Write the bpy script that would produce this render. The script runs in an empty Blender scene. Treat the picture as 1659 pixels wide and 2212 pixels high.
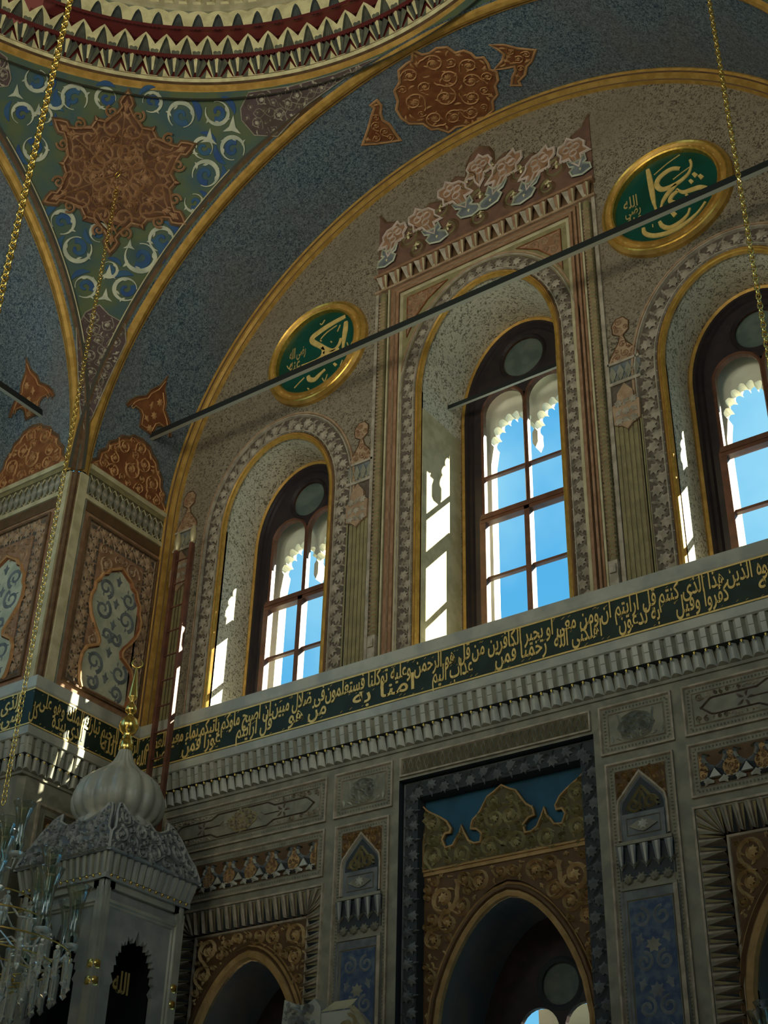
import bpy, math, random
from math import pi, sin, cos, hypot, sqrt
from mathutils import Vector, Matrix
from mathutils.geometry import tessellate_polygon

S = bpy.context.scene
COL = S.collection

# ------------------------------------------------------------------ camera
F_PX = 2964.23
CAM = Vector((6.5627, -11.0333, 0.8167))
YAW, PIT, ROL = 0.626367, 0.578489, 0.028768
_f = Vector((-sin(YAW)*cos(PIT), cos(YAW)*cos(PIT), sin(PIT)))
_r0 = Vector((cos(YAW), sin(YAW), 0)); _u0 = _r0.cross(_f)
_r = _r0*cos(ROL)+_u0*sin(ROL); _u = -_r0*sin(ROL)+_u0*cos(ROL)
cd = bpy.data.cameras.new('camera'); cam = bpy.data.objects.new('camera', cd); COL.objects.link(cam)
cd.sensor_fit = 'HORIZONTAL'; cd.sensor_width = 36; cd.lens = F_PX/1659*36
cd.clip_start = .05; cd.clip_end = 400
m3 = Matrix((_r, _u, -_f)).transposed()
cam.matrix_world = Matrix.Translation(CAM) @ m3.to_4x4()
S.camera = cam

# ------------------------------------------------------------------ sky, sun, fill lights, exposure
S.view_settings.view_transform = 'Standard'; S.view_settings.look = 'None'
S.view_settings.exposure = -0.16; S.view_settings.gamma = 1.0; S.view_settings.use_curve_mapping = False
SUN_DIR = Vector((-1.0, -1.0, -1.07))
wd = bpy.data.worlds.new('sky'); S.world = wd; wd.use_nodes = True
nt = wd.node_tree; nt.nodes.clear()
tc = nt.nodes.new('ShaderNodeTexCoord'); sep = nt.nodes.new('ShaderNodeSeparateXYZ')
nt.links.new(tc.outputs['Generated'], sep.inputs[0])
rp = nt.nodes.new('ShaderNodeValToRGB')
rp.color_ramp.elements[0].position = 0.0; rp.color_ramp.elements[0].color = (.22, .62, .86, 1)
rp.color_ramp.elements[1].position = .75; rp.color_ramp.elements[1].color = (.04, .38, .80, 1)
nt.links.new(sep.outputs['Z'], rp.inputs[0])
nz = nt.nodes.new('ShaderNodeTexNoise'); nz.inputs['Scale'].default_value = 4.0; nz.inputs['Detail'].default_value = 5
nt.links.new(tc.outputs['Generated'], nz.inputs['Vector'])
cr = nt.nodes.new('ShaderNodeValToRGB')
cr.color_ramp.elements[0].position = .44; cr.color_ramp.elements[0].color = (0, 0, 0, 1)
cr.color_ramp.elements[1].position = .72; cr.color_ramp.elements[1].color = (1, 1, 1, 1)
nt.links.new(nz.outputs[0], cr.inputs[0])
mx = nt.nodes.new('ShaderNodeMix'); mx.data_type = 'RGBA'
nt.links.new(cr.outputs[0], mx.inputs[0]); nt.links.new(rp.outputs[0], mx.inputs[6]); mx.inputs[7].default_value = (.45, .86, 1, 1)
bg = nt.nodes.new('ShaderNodeBackground'); bg.inputs[1].default_value = 1.15
wo = nt.nodes.new('ShaderNodeOutputWorld')
nt.links.new(mx.outputs[2], bg.inputs[0]); nt.links.new(bg.outputs[0], wo.inputs[0])
sd = bpy.data.lights.new('sun', 'SUN'); sd.energy = 34; sd.angle = .009; sd.color = (1, .90, .66)
sun = bpy.data.objects.new('sun', sd); COL.objects.link(sun)
sun.rotation_euler = SUN_DIR.to_track_quat('-Z', 'Y').to_euler(); sun.location = (12, 9, 24)

def fill_light(name, loc, aim, sx, sz, power, col):
    l = bpy.data.lights.new(name, 'AREA'); l.shape = 'RECTANGLE'; l.size = sx; l.size_y = sz
    l.energy = power; l.color = col
    o = bpy.data.objects.new(name, l); COL.objects.link(o); o.location = loc
    o.rotation_euler = (Vector(aim)-Vector(loc)).to_track_quat('-Z', 'Z').to_euler(); return o
# area lights added inside the unseen window walls to brighten the hall
for _x in (-2.6, 2.6): fill_light('fill_light', (_x, -13.0, 9.8), (_x, 0, 14.5), 2.0, 3.6, 118, (1, .91, .70)).data.spread = 1.75
fill_light('fill_light', (6.5, -6.7, 10.0), (-6, -5.5, 13.5), 6.0, 3.6, 125, (1, .94, .76)).data.spread = 1.9
fill_light('fill_light', (-6.5, -6.7, 9.4), (6, -6.7, 9.0), 4.0, 3.0, 30, (.62, .84, 1))
fill_light('fill_light', (0, -6.7, 0.2), (0, -6.7, 9.0), 7.0, 7.0, 28, (.72, .90, 1))  # added upward fill, stands in for bounce off the floor

# ------------------------------------------------------------------ measures of the hall
D = 1.725; ZS = 10.675; H = 4.81; YC = -D-5; ZR = 15.49
Z0, Z1, Z2 = 7.70, 7.5575, 7.106        # marble ledge lip, inscription band
FLOOR = -.8

def ray(u, v): return _f+_r*((u-829.5)/F_PX)-_u*((v-1106)/F_PX)
def on(u, v, ax, val):                   # where the sight line of a measured point meets a real plane
    d = ray(u, v); return CAM+d*((val-CAM[ax])/d[ax])
def WB(u, v, Y=0.): p = on(u, v, 1, Y); return (p.x, p.z)
def WP(u, v, X=-5.): p = on(u, v, 0, X); return (p.y, p.z)

# ------------------------------------------------------------------ frames: (s, t, d) -> world, d = out of the surface into the hall
def FB(s, t, d): return (s, -d, t)                       # wall with the windows
def FBo(o): return lambda s, t, d: (s, -d-o, t)
def FP(s, t, d): return (-5+d, s, t)                     # pier, side facing the bay
def FL(s, t, d): return (s, -D-d, t)                     # pier, side facing the hall
def FS(a, y, d):                                         # blue vault over the bay; a = angle
    n = Vector((-cos(a)/5, sin(a)/H)).normalized()
    return (-5*cos(a)-n.x*d, y, ZS+H*sin(a)-n.y*d)
def FS2(a, x, d):                                        # vault of the next bay
    n = Vector((cos(a)/5, sin(a)/H)).normalized()
    return (x, YC+5*cos(a)-n.x*d, ZS+H*sin(a)-n.y*d)
KZ = 5/H
def ell(P, k=1.):
    q = Vector((P[0], P[1]-YC, (P[2]-ZS)*KZ)); q = q.normalized()*(sqrt(50)*k)
    return (q.x, q.y+YC, q.z/KZ+ZS)
HOOK = Vector((-4.122, -2.596, 14.669))
_rad = (HOOK-Vector((0, YC, ZS))).normalized()
_e1 = Vector((0, 0, 1)).cross(_rad).normalized()*-1
_e1 = Vector((_rad.y, -_rad.x, 0)).normalized()
if _e1.x < 0: _e1 = -_e1
_e2 = _e1.cross(-_rad); 
if _e2.z < 0: _e2 = -_e2
def FD(s, t, d):                                         # pendentive: gnomonic chart round its star
    return ell(HOOK+_e1*s+_e2*t, 1-d/7.07)
def PD(u, v):                                            # measured point -> pendentive chart
    c = Vector((0, YC, ZS)); o = CAM-c; dr = ray(u, v)
    o = Vector((o.x, o.y, o.z*KZ)); g = Vector((dr.x, dr.y, dr.z*KZ))
    a = g.dot(g); b = 2*o.dot(g); cc = o.dot(o)-50
    t = (-b+sqrt(max(0, b*b-4*a*cc)))/2/a
    P = CAM+dr*t; q = P-c; k = (HOOK-c).dot(_rad)/q.dot(_rad); w = c+q*k-HOOK
    return (w.dot(_e1), w.dot(_e2))
def PS(u, v):                                            # measured point -> vault chart (angle, y)
    d = ray(u, v); o = Vector((CAM.x, (CAM.z-ZS)*KZ)); g = Vector((d.x, d.z*KZ))
    a = g.dot(g); b = 2*o.dot(g); cc = o.dot(o)-25
    t = (-b+sqrt(max(0, b*b-4*a*cc)))/2/a; P = CAM+d*t
    return (math.atan2((P.z-ZS)*KZ, -P.x), P.y)

# ------------------------------------------------------------------ materials
MATS = {}
def M(name, c1, c2=None, scale=6., lo=.4, hi=.6, rough=.7, metal=0., bump=0., bscale=None, kind='noise', c3=None, s3=1.2, spec=.3):
    m = bpy.data.materials.new(name); m.use_nodes = True; n = m.node_tree; N = n.nodes; L = n.links
    b = N['Principled BSDF']; b.inputs['Roughness'].default_value = rough; b.inputs['Metallic'].default_value = metal
    b.inputs['Specular IOR Level'].default_value = spec
    c1 = (*c1, 1); b.inputs['Base Color'].default_value = c1
    if c2 is None and not bump: MATS[name] = m; return m
    t = N.new('ShaderNodeTexCoord'); out = None; h = None
    if kind == 'noise':
        x = N.new('ShaderNodeTexNoise'); x.inputs['Scale'].default_value = scale; x.inputs['Detail'].default_value = 3
        L.new(t.outputs['Object'], x.inputs['Vector']); h = x.outputs[0]
    elif kind == 'squiggle':             # small curling stems painted all over a ground
        w = N.new('ShaderNodeTexNoise'); w.inputs['Scale'].default_value = scale*.6; w.inputs['Detail'].default_value = 2
        L.new(t.outputs['Object'], w.inputs['Vector'])
        ma = N.new('ShaderNodeVectorMath'); ma.operation = 'SCALE'; ma.inputs[3].default_value = 2.2/scale
        L.new(w.outputs['Color'], ma.inputs[0])
        ad = N.new('ShaderNodeVectorMath'); L.new(t.outputs['Object'], ad.inputs[0]); L.new(ma.outputs[0], ad.inputs[1])
        x = N.new('ShaderNodeTexVoronoi'); x.feature = 'DISTANCE_TO_EDGE'; x.inputs['Scale'].default_value = scale
        L.new(ad.outputs[0], x.inputs['Vector']); h = x.outputs['Distance']
    elif kind == 'fleck':                # small painted sprigs scattered on a ground
        w = N.new('ShaderNodeTexNoise'); w.inputs['Scale'].default_value = scale; w.inputs['Detail'].default_value = 1.5; w.inputs['Distortion'].default_value = 1.6
        L.new(t.outputs['Object'], w.inputs['Vector']); h = w.outputs[0]
    elif kind == 'cells':
        x = N.new('ShaderNodeTexVoronoi'); x.inputs['Scale'].default_value = scale
        L.new(t.outputs['Object'], x.inputs['Vector']); h = x.outputs['Distance']
    if c2 is not None:
        r = N.new('ShaderNodeValToRGB'); r.color_ramp.elements[0].position = lo; r.color_ramp.elements[1].position = hi
        r.color_ramp.elements[0].color = c1; r.color_ramp.elements[1].color = (*c2, 1)
        L.new(h, r.inputs[0]); out = r.outputs[0]
        if c3 is not None:
            y = N.new('ShaderNodeTexNoise'); y.inputs['Scale'].default_value = s3; y.inputs['Detail'].default_value = 4
            L.new(t.outputs['Object'], y.inputs['Vector'])
            r2 = N.new('ShaderNodeValToRGB'); r2.color_ramp.elements[0].position = .42; r2.color_ramp.elements[1].position = .68
            L.new(y.outputs[0], r2.inputs[0])
            mm = N.new('ShaderNodeMix'); mm.data_type = 'RGBA'; mm.blend_type = 'MIX'
            mf = N.new('ShaderNodeMath'); mf.operation = 'MULTIPLY'; mf.inputs[1].default_value = .6
            L.new(r2.outputs[0], mf.inputs[0]); L.new(mf.outputs[0], mm.inputs[0]); L.new(out, mm.inputs[6]); mm.inputs[7].default_value = (*c3, 1)
            out = mm.outputs[2]
        L.new(out, b.inputs['Base Color'])
    if bump:
        z = N.new('ShaderNodeTexNoise'); z.inputs['Scale'].default_value = bscale or scale*2; z.inputs['Detail'].default_value = 4
        L.new(t.outputs['Object'], z.inputs['Vector'])
        bp = N.new('ShaderNodeBump'); bp.inputs['Strength'].default_value = bump; bp.inputs['Distance'].default_value = .01
        L.new(z.outputs[0], bp.inputs['Height']); L.new(bp.outputs[0], b.inputs['Normal'])
    MATS[name] = m; return m
M('wall_stencil', (.06, .045, .028), (.27, .23, .155), scale=27, lo=.36, hi=.52, kind='fleck', c3=(.20, .155, .11), s3=1.0)
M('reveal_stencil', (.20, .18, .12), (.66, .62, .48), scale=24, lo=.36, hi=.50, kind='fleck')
M('vault_blue', (.03, .055, .08), (.19, .245, .265), scale=30, lo=.38, hi=.62, kind='fleck', c3=(.17, .145, .12), s3=.7)
M('plaster', (.34, .30, .20), (.24, .21, .14), scale=4, bump=.2, bscale=30)
M('cream', (.52, .46, .28), (.40, .35, .20), scale=5)
M('stone_grey', (.26, .25, .185), (.185, .18, .135), scale=5, bump=.3, bscale=24)
M('carved_light', (.42, .36, .27), (.29, .25, .18), scale=9)
M('carved_ground', (.09, .07, .05), (.13, .10, .075), scale=14)  # ground of the carving, darkened to include shadow between the leaves
M('marble', (.42, .42, .34), (.30, .31, .26), scale=3, rough=.35, spec=.5)
M('marble_blue', (.36, .37, .34), (.26, .28, .27), scale=4, rough=.4, spec=.5)
M('gold_paint', (.56, .33, .08), (.42, .24, .05), scale=8, rough=.42, metal=.35)
M('gilt', (.85, .55, .12), (.7, .42, .08), scale=20, rough=.3, metal=.85)
M('brass', (.85, .62, .18), rough=.22, metal=1.)
M('brown', (.10, .055, .025), (.15, .085, .04), scale=8)
M('terracotta', (.24, .125, .065), (.32, .18, .10), scale=9)
M('terra_pale', (.40, .27, .16), (.30, .19, .11), scale=9)
M('red_deep', (.17, .055, .018), (.24, .09, .03), scale=7)
M('orange_line', (.50, .27, .11), (.36, .18, .07), scale=7)
M('pend_ground', (.085, .11, .045), (.045, .085, .085), scale=2.2, lo=.4, hi=.62)
M('pend_cream', (.50, .50, .36), (.36, .38, .28), scale=5)
M('pend_blue', (.02, .06, .17), (.03, .09, .16), scale=4)
M('pend_dark', (.05, .045, .03))
M('purple_ground', (.085, .05, .05), (.06, .04, .03), scale=5)
M('medal_green', (.004, .05, .028), (.003, .065, .045), scale=3, rough=.4)
M('band_ground', (.012, .03, .02), (.008, .02, .012), scale=5, rough=.5)
M('letter_gold', (.80, .58, .20), (.68, .48, .15), scale=14, rough=.38, metal=.25)
M('letter_dull', (.42, .31, .11), rough=.5, metal=.1)
M('wood', (.10, .045, .027), (.14, .06, .035), scale=9, rough=.4)
M('wood_dark', (.02, .015, .018), (.03, .02, .02), scale=9, rough=.45)
M('iron', (.025, .03, .03), rough=.35, metal=.3)
M('iron_lit', (.42, .42, .33), rough=.5)
M('dull_glass', (.12, .15, .125), (.08, .11, .10), scale=6, rough=.3)
M('muq_cream', (.74, .66, .36), (.56, .49, .26), scale=7)
M('muq_grey', (.15, .155, .10), (.09, .095, .07), scale=7)
M('muq_dark', (.06, .065, .055))
M('maroon', (.10, .010, .007), (.09, .008, .006), scale=5)
M('panel_blue', (.015, .085, .14), (.012, .06, .10), scale=3)
M('tile_blue', (.04, .07, .13), (.10, .14, .18), scale=12, lo=.42, hi=.6, c3=(.03, .05, .13), s3=2.5)
M('ochre', (.42, .27, .11), (.30, .19, .07), scale=8)
M('ochre_ground', (.12, .065, .028), (.09, .05, .02), scale=8)
M('olive', (.26, .22, .10), (.20, .17, .08), scale=8)
M('olive_ground', (.10, .085, .04))
M('slate', (.17, .19, .19), (.11, .125, .13), scale=7)
M('slate_ground', (.035, .045, .05))
M('star_brown', (.085, .032, .012), (.12, .048, .018), scale=5)
M('star_line', (.36, .20, .10), (.28, .14, .06), scale=7)
M('crown_dark', (.13, .07, .05), (.18, .095, .06), scale=5)
M('crown_pale', (.58, .46, .38), (.45, .36, .28), scale=6)
M('ochre_line', (.56, .40, .19), (.42, .29, .13), scale=8)
M('olive_line', (.44, .39, .20), (.33, .29, .14), scale=8)
M('niche_grey', (.10, .12, .11), (.06, .07, .065), scale=9)
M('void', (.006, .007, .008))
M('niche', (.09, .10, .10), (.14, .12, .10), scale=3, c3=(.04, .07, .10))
M('stone_out', (.86, .80, .62), (.78, .72, .55), scale=5)
M('bronze_tip', (.62, .52, .30), rough=.35, metal=.5)
M('ladder_wood', (.16, .06, .035), (.10, .04, .025), scale=6, rough=.4)
M('carpet', (.12, .07, .05), (.16, .10, .07), scale=5)
def glassmat(name, tint, gl, rough=.02):
    m = bpy.data.materials.new(name); m.use_nodes = True; n = m.node_tree; N = n.nodes; L = n.links
    N.remove(N['Principled BSDF']); o = N['Material Output']
    t = N.new('ShaderNodeBsdfTransparent'); t.inputs[0].default_value = (*tint, 1)
    g = N.new('ShaderNodeBsdfGlossy'); g.inputs['Roughness'].default_value = rough
    f = N.new('ShaderNodeLayerWeight'); f.inputs[0].default_value = gl
    x = N.new('ShaderNodeMixShader'); L.new(f.outputs['Facing' if gl > .3 else 'Fresnel'], x.inputs[0]); L.new(t.outputs[0], x.inputs[1]); L.new(g.outputs[0], x.inputs[2])
    L.new(x.outputs[0], o.inputs[0]); MATS[name] = m; return m
glassmat('pane', (.93, .97, .98), .12)
def crystal(name):
    m = bpy.data.materials.new(name); m.use_nodes = True; b = m.node_tree.nodes['Principled BSDF']
    b.inputs['Base Color'].default_value = (.86, .92, .88, 1); b.inputs['Roughness'].default_value = .03
    b.inputs['Transmission Weight'].default_value = .82; b.inputs['IOR'].default_value = 1.5; MATS[name] = m
crystal('crystal')
glassmat('lamp_glass', (.86, .91, .88), .42, .08)

# ------------------------------------------------------------------ mesh builder
def subs(a, b): return (a[0]-b[0], a[1]-b[1])
class MB:
    def __init__(s): s.v = []; s.f = []; s.m = []; s.ms = []; s.sm = []
    def mi(s, mat):
        if mat not in s.ms: s.ms.append(mat)
        return s.ms.index(mat)
    def add(s, vs, fs, mat, smooth=False):
        o = len(s.v); s.v += [tuple(v) for v in vs]; k = s.mi(mat)
        for f in fs: s.f.append([i+o for i in f]); s.m.append(k); s.sm.append(smooth)
    def grid(s, fn, na, nb, mat, smooth=True, ca=False):
        vs = [fn(i/na, j/nb) for i in range(na+(0 if ca else 1)) for j in range(nb+1)]; w = nb+1; q = na if ca else na+1
        s.add(vs, [[i*w+j, ((i+1) % q)*w+j, ((i+1) % q)*w+j+1, i*w+j+1] for i in range(na) for j in range(nb)], mat, smooth)
    def poly(s, fr, pts, d0, d1, mat, side=None, holes=(), hside=None, sub=0):
        loops = [list(pts)]+[list(h) for h in holes]; al = [p for l in loops for p in l]
        if holes: tris = tessellate_polygon([[Vector((p[0], p[1], 0)) for p in l] for l in loops])
        else: tris = tessellate_polygon([[Vector((p[0], p[1], 0)) for p in pts]]) if len(pts) > 4 else [list(range(len(pts)))]
        if sub:                           # follow a curved surface: split the fill finely
            P2 = [tuple(p[:2]) for p in al]; idx = {p: i for i, p in enumerate(P2)}; T = []
            for t in tris:
                t = list(t); T += [t] if len(t) == 3 else [[t[0], t[k], t[k+1]] for k in range(1, len(t)-1)]
            mids = {}
            def mid(i, j):
                k = (min(i, j), max(i, j))
                if k not in mids: mids[k] = len(P2); P2.append(((P2[i][0]+P2[j][0])/2, (P2[i][1]+P2[j][1])/2))
                return mids[k]
            def big(i, j): return hypot(P2[i][0]-P2[j][0], P2[i][1]-P2[j][1]) > .16
            for _ in range(6):
                N_ = []; ch = False
                for (i, j, k) in T:
                    e = (big(i, j), big(j, k), big(k, i)); n_ = sum(e)
                    if n_ == 0: N_.append([i, j, k]); continue
                    ch = True
                    while not (e[0] and (n_ != 2 or e[1])): i, j, k = j, k, i; e = (e[1], e[2], e[0])
                    a_ = mid(i, j)
                    if n_ == 1: N_ += [[i, a_, k], [a_, j, k]]
                    elif n_ == 2: b_ = mid(j, k); N_ += [[i, a_, k], [a_, b_, k], [a_, j, b_]]
                    else: b_ = mid(j, k); c_ = mid(k, i); N_ += [[i, a_, c_], [a_, j, b_], [c_, b_, k], [a_, b_, c_]]
                T = N_
                if not ch: break
            s.add([fr(p[0], p[1], d1) for p in P2], T, mat)
        else: s.add([fr(p[0], p[1], d1) for p in al], [list(t) for t in tris], mat)
        if abs(d1-d0) > 1e-6:
            for k, l in enumerate(loops):
                n = len(l); mt = (side or mat) if k == 0 else (hside or side or mat)
                s.add([fr(p[0], p[1], d0) for p in l]+[fr(p[0], p[1], d1) for p in l], [[i, (i+1) % n, n+(i+1) % n, n+i] for i in range(n)], mt)
    def rect(s, fr, a0, b0, a1, b1, d0, d1, mat, side=None): s.poly(fr, [(a0, b0), (a1, b0), (a1, b1), (a0, b1)], d0, d1, mat, side)
    def box(s, x0, y0, z0, x1, y1, z1, mat):
        v = [(x, y, z) for x in (x0, x1) for y in (y0, y1) for z in (z0, z1)]
        s.add(v, [[0, 1, 3, 2], [4, 6, 7, 5], [0, 4, 5, 1], [2, 3, 7, 6], [0, 2, 6, 4], [1, 5, 7, 3]], mat)
    def sweep(s, fr, path, prof, mat, closed=False, smooth=False):
        n = len(path); nn = []
        for i in range(n):
            a = path[i-1] if (i or closed) else path[0]; b = path[(i+1) % n] if (i < n-1 or closed) else path[-1]; p = path[i]
            t1 = subs(p, a); t2 = subs(b, p)
            l1 = hypot(*t1); l2 = hypot(*t2)
            if l1 < 1e-9: t1, l1 = t2, l2
            if l2 < 1e-9: t2, l2 = t1, l1
            n1 = (-t1[1]/l1, t1[0]/l1); n2 = (-t2[1]/l2, t2[0]/l2)
            q = (n1[0]+n2[0], n1[1]+n2[1]); k = max(.5, (q[0]**2+q[1]**2)/2); nn.append((q[0]/k, q[1]/k))
        mats = mat if isinstance(mat, (list, tuple)) else [mat]*(len(prof)-1)
        w = len(prof); vs = [fr(p[0]+nn[i][0]*a, p[1]+nn[i][1]*a, d) for i, p in enumerate(path) for (a, d) in prof]
        m = n if closed else n-1
        for j in range(w-1):
            s.add([vs[i*w+j+k] for i in range(n) for k in (0, 1)], [[2*i, 2*((i+1) % n), 2*((i+1) % n)+1, 2*i+1] for i in range(m)], mats[j], smooth)
    def ridge(s, fr, pts, w, d, h, mat, wf=None, flat=False):
        n = len(pts); vs = []
        for i, p in enumerate(pts):
            a = pts[max(0, i-1)]; b = pts[min(n-1, i+1)]; t = subs(b, a); l = hypot(*t) or 1; nx, ny = -t[1]/l, t[0]/l
            k = (wf(i/(n-1)) if wf else 1)*w/2
            if flat: vs += [fr(p[0]+nx*k, p[1]+ny*k, d), fr(p[0]+nx*k*.8, p[1]+ny*k*.8, d+h), fr(p[0]-nx*k*.8, p[1]-ny*k*.8, d+h), fr(p[0]-nx*k, p[1]-ny*k, d)]
            else: vs += [fr(p[0]+nx*k, p[1]+ny*k, d), fr(p[0], p[1], d+h), fr(p[0]-nx*k, p[1]-ny*k, d)]
        w_ = 4 if flat else 3
        s.add(vs, [[i*w_+j, (i+1)*w_+j, (i+1)*w_+j+1, i*w_+j+1] for i in range(n-1) for j in range(w_-1)], mat)
    def leaf(s, fr, x, y, ang, size, d, h, mat, kind=0):
        o = LEAVES[kind]; c, q = cos(ang), sin(ang); vs = [fr(x, y, d+h)]
        for (a, b, r) in o: vs.append(fr(x+(a*c-b*q)*size, y+(a*q+b*c)*size, d+h*r))
        n = len(o); s.add(vs, [[0, 1+i, 1+(i+1) % n] for i in range(n)], mat)
    def tube(s, pts, r, mat, n=8, rf=None, closed=False, smooth=True):
        P = [Vector(p) for p in pts]; N = len(P); vs = []; prev = None
        for i in range(N):
            a = P[i-1] if (i or closed) else P[0]; b = P[(i+1) % N] if (i < N-1 or closed) else P[-1]; t = (b-a).normalized()
            if prev is None: prev = t.orthogonal().normalized()
            e = (prev-t*prev.dot(t)).normalized(); prev = e; g = t.cross(e); rr = r*(rf(i/(N-1)) if rf else 1)
            vs += [P[i]+e*cos(2*pi*k/n)*rr+g*sin(2*pi*k/n)*rr for k in range(n)]
        m = N if closed else N-1
        s.add(vs, [[i*n+k, ((i+1) % N)*n+k, ((i+1) % N)*n+(k+1) % n, i*n+(k+1) % n] for i in range(m) for k in range(n)], mat, smooth)
        if not closed: s.add(vs[:n], [list(range(n))], mat); s.add(vs[-n:], [list(range(n))], mat)
    def lathe(s, prof, c, mat, n=24, rib=0, nr=0, smooth=True):
        vs = []
        for (r, z) in prof:
            for k in range(n):
                a = 2*pi*k/n; rr = r*(1+rib*abs(cos(nr*a/2))) if nr else r
                vs.append((c[0]+rr*cos(a), c[1]+rr*sin(a), c[2]+z))
        s.add(vs, [[i*n+k, i*n+(k+1) % n, (i+1)*n+(k+1) % n, (i+1)*n+k] for i in range(len(prof)-1) for k in range(n)], mat, smooth)
    def build(s, name, parent=None, **props):
        me = bpy.data.meshes.new(name); me.from_pydata(s.v, [], s.f)
        for m in s.ms: me.materials.append(MATS[m])
        me.polygons.foreach_set('material_index', s.m); me.polygons.foreach_set('use_smooth', s.sm); me.update()
        o = bpy.data.objects.new(name, me); COL.objects.link(o)
        if parent: o.parent = parent
        for k, v in props.items(): o[k] = v
        return o
def outline(pts, sym=True): return pts
LEAVES = [
    [(.0, .62, .1), (-.16, .36, .25), (-.46, .42, .05), (-.36, .14, .3), (-.60, -.04, .05), (-.30, -.14, .3), (-.30, -.44, .05), (0, -.30, .3), (.30, -.44, .05), (.30, -.14, .3), (.60, -.04, .05), (.36, .14, .3), (.46, .42, .05), (.16, .36, .25)],
    [(0, .7, .05), (-.2, .25, .2), (-.45, .2, .05), (-.22, -.1, .2), (-.1, -.5, .05), (.1, -.5, .05), (.22, -.1, .2), (.45, .2, .05), (.2, .25, .2)],
    [(.1, .75, .0), (-.18, .45, .2), (-.28, .05, .2), (-.1, -.35, .1), (.12, -.45, 0), (.1, -.1, .2), (.12, .25, .2)],
]
def empty(name, loc, **props):
    o = bpy.data.objects.new(name, None); COL.objects.link(o); o.location = loc
    for k, v in props.items(): o[k] = v
    return o
def place(o, parent): # parent without moving
    o.parent = parent; o.matrix_parent_inverse = Matrix.Translation(parent.location).inverted(); return o
def arch(cx, hx, z0, sp, b, n=28, p=2., q=2.):
    o = [(cx-hx, z0)]
    for i in range(n+1):
        a = pi-pi*i/n; c = cos(a); x = (abs(c)**(2/p))*(1 if c > 0 else -1); z = (max(0, 1-abs(x)**p))**(1/q)
        o.append((cx+hx*x, sp+b*z))
    o.append((cx+hx, z0)); return o
def pointed(cx, hx, z0, sp, b, n=24):   # two-centred look: pointed crown
    o = [(cx-hx, z0)]
    for i in range(n+1):
        k = -1+2*i/n; x = math.copysign(abs(k)**.8, k); z = (1-abs(x)**1.7)**.62
        o.append((cx+hx*x, sp+b*z))
    o.append((cx+hx, z0)); return o
def circle(cx, cy, r, n=32, a0=0): return [(cx+r*cos(a0+2*pi*i/n), cy+r*sin(a0+2*pi*i/n)) for i in range(n)]
def inside(p, poly):
    r = False; j = len(poly)-1
    for i in range(len(poly)):
        a, b = poly[i], poly[j]
        if (a[1] > p[1]) != (b[1] > p[1]) and p[0] < (b[0]-a[0])*(p[1]-a[1])/(b[1]-a[1])+a[0]: r = not r
        j = i
    return r
def edist(p, poly):
    m = 9e9
    for i in range(len(poly)):
        a = poly[i-1]; b = poly[i]; dx, dy = b[0]-a[0], b[1]-a[1]; l = dx*dx+dy*dy or 1e-9
        t = max(0, min(1, ((p[0]-a[0])*dx+(p[1]-a[1])*dy)/l)); m = min(m, hypot(p[0]-a[0]-dx*t, p[1]-a[1]-dy*t))
    return m
def spiral(cx, cy, r, a0, sg, turns=1.35, n=22, rin=.22):
    return [(cx+r*(1-(1-rin)*k/n)*cos(a0+sg*2*pi*turns*k/n), cy+r*(1-(1-rin)*k/n)*sin(a0+sg*2*pi*turns*k/n)) for k in range(n+1)]
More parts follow.
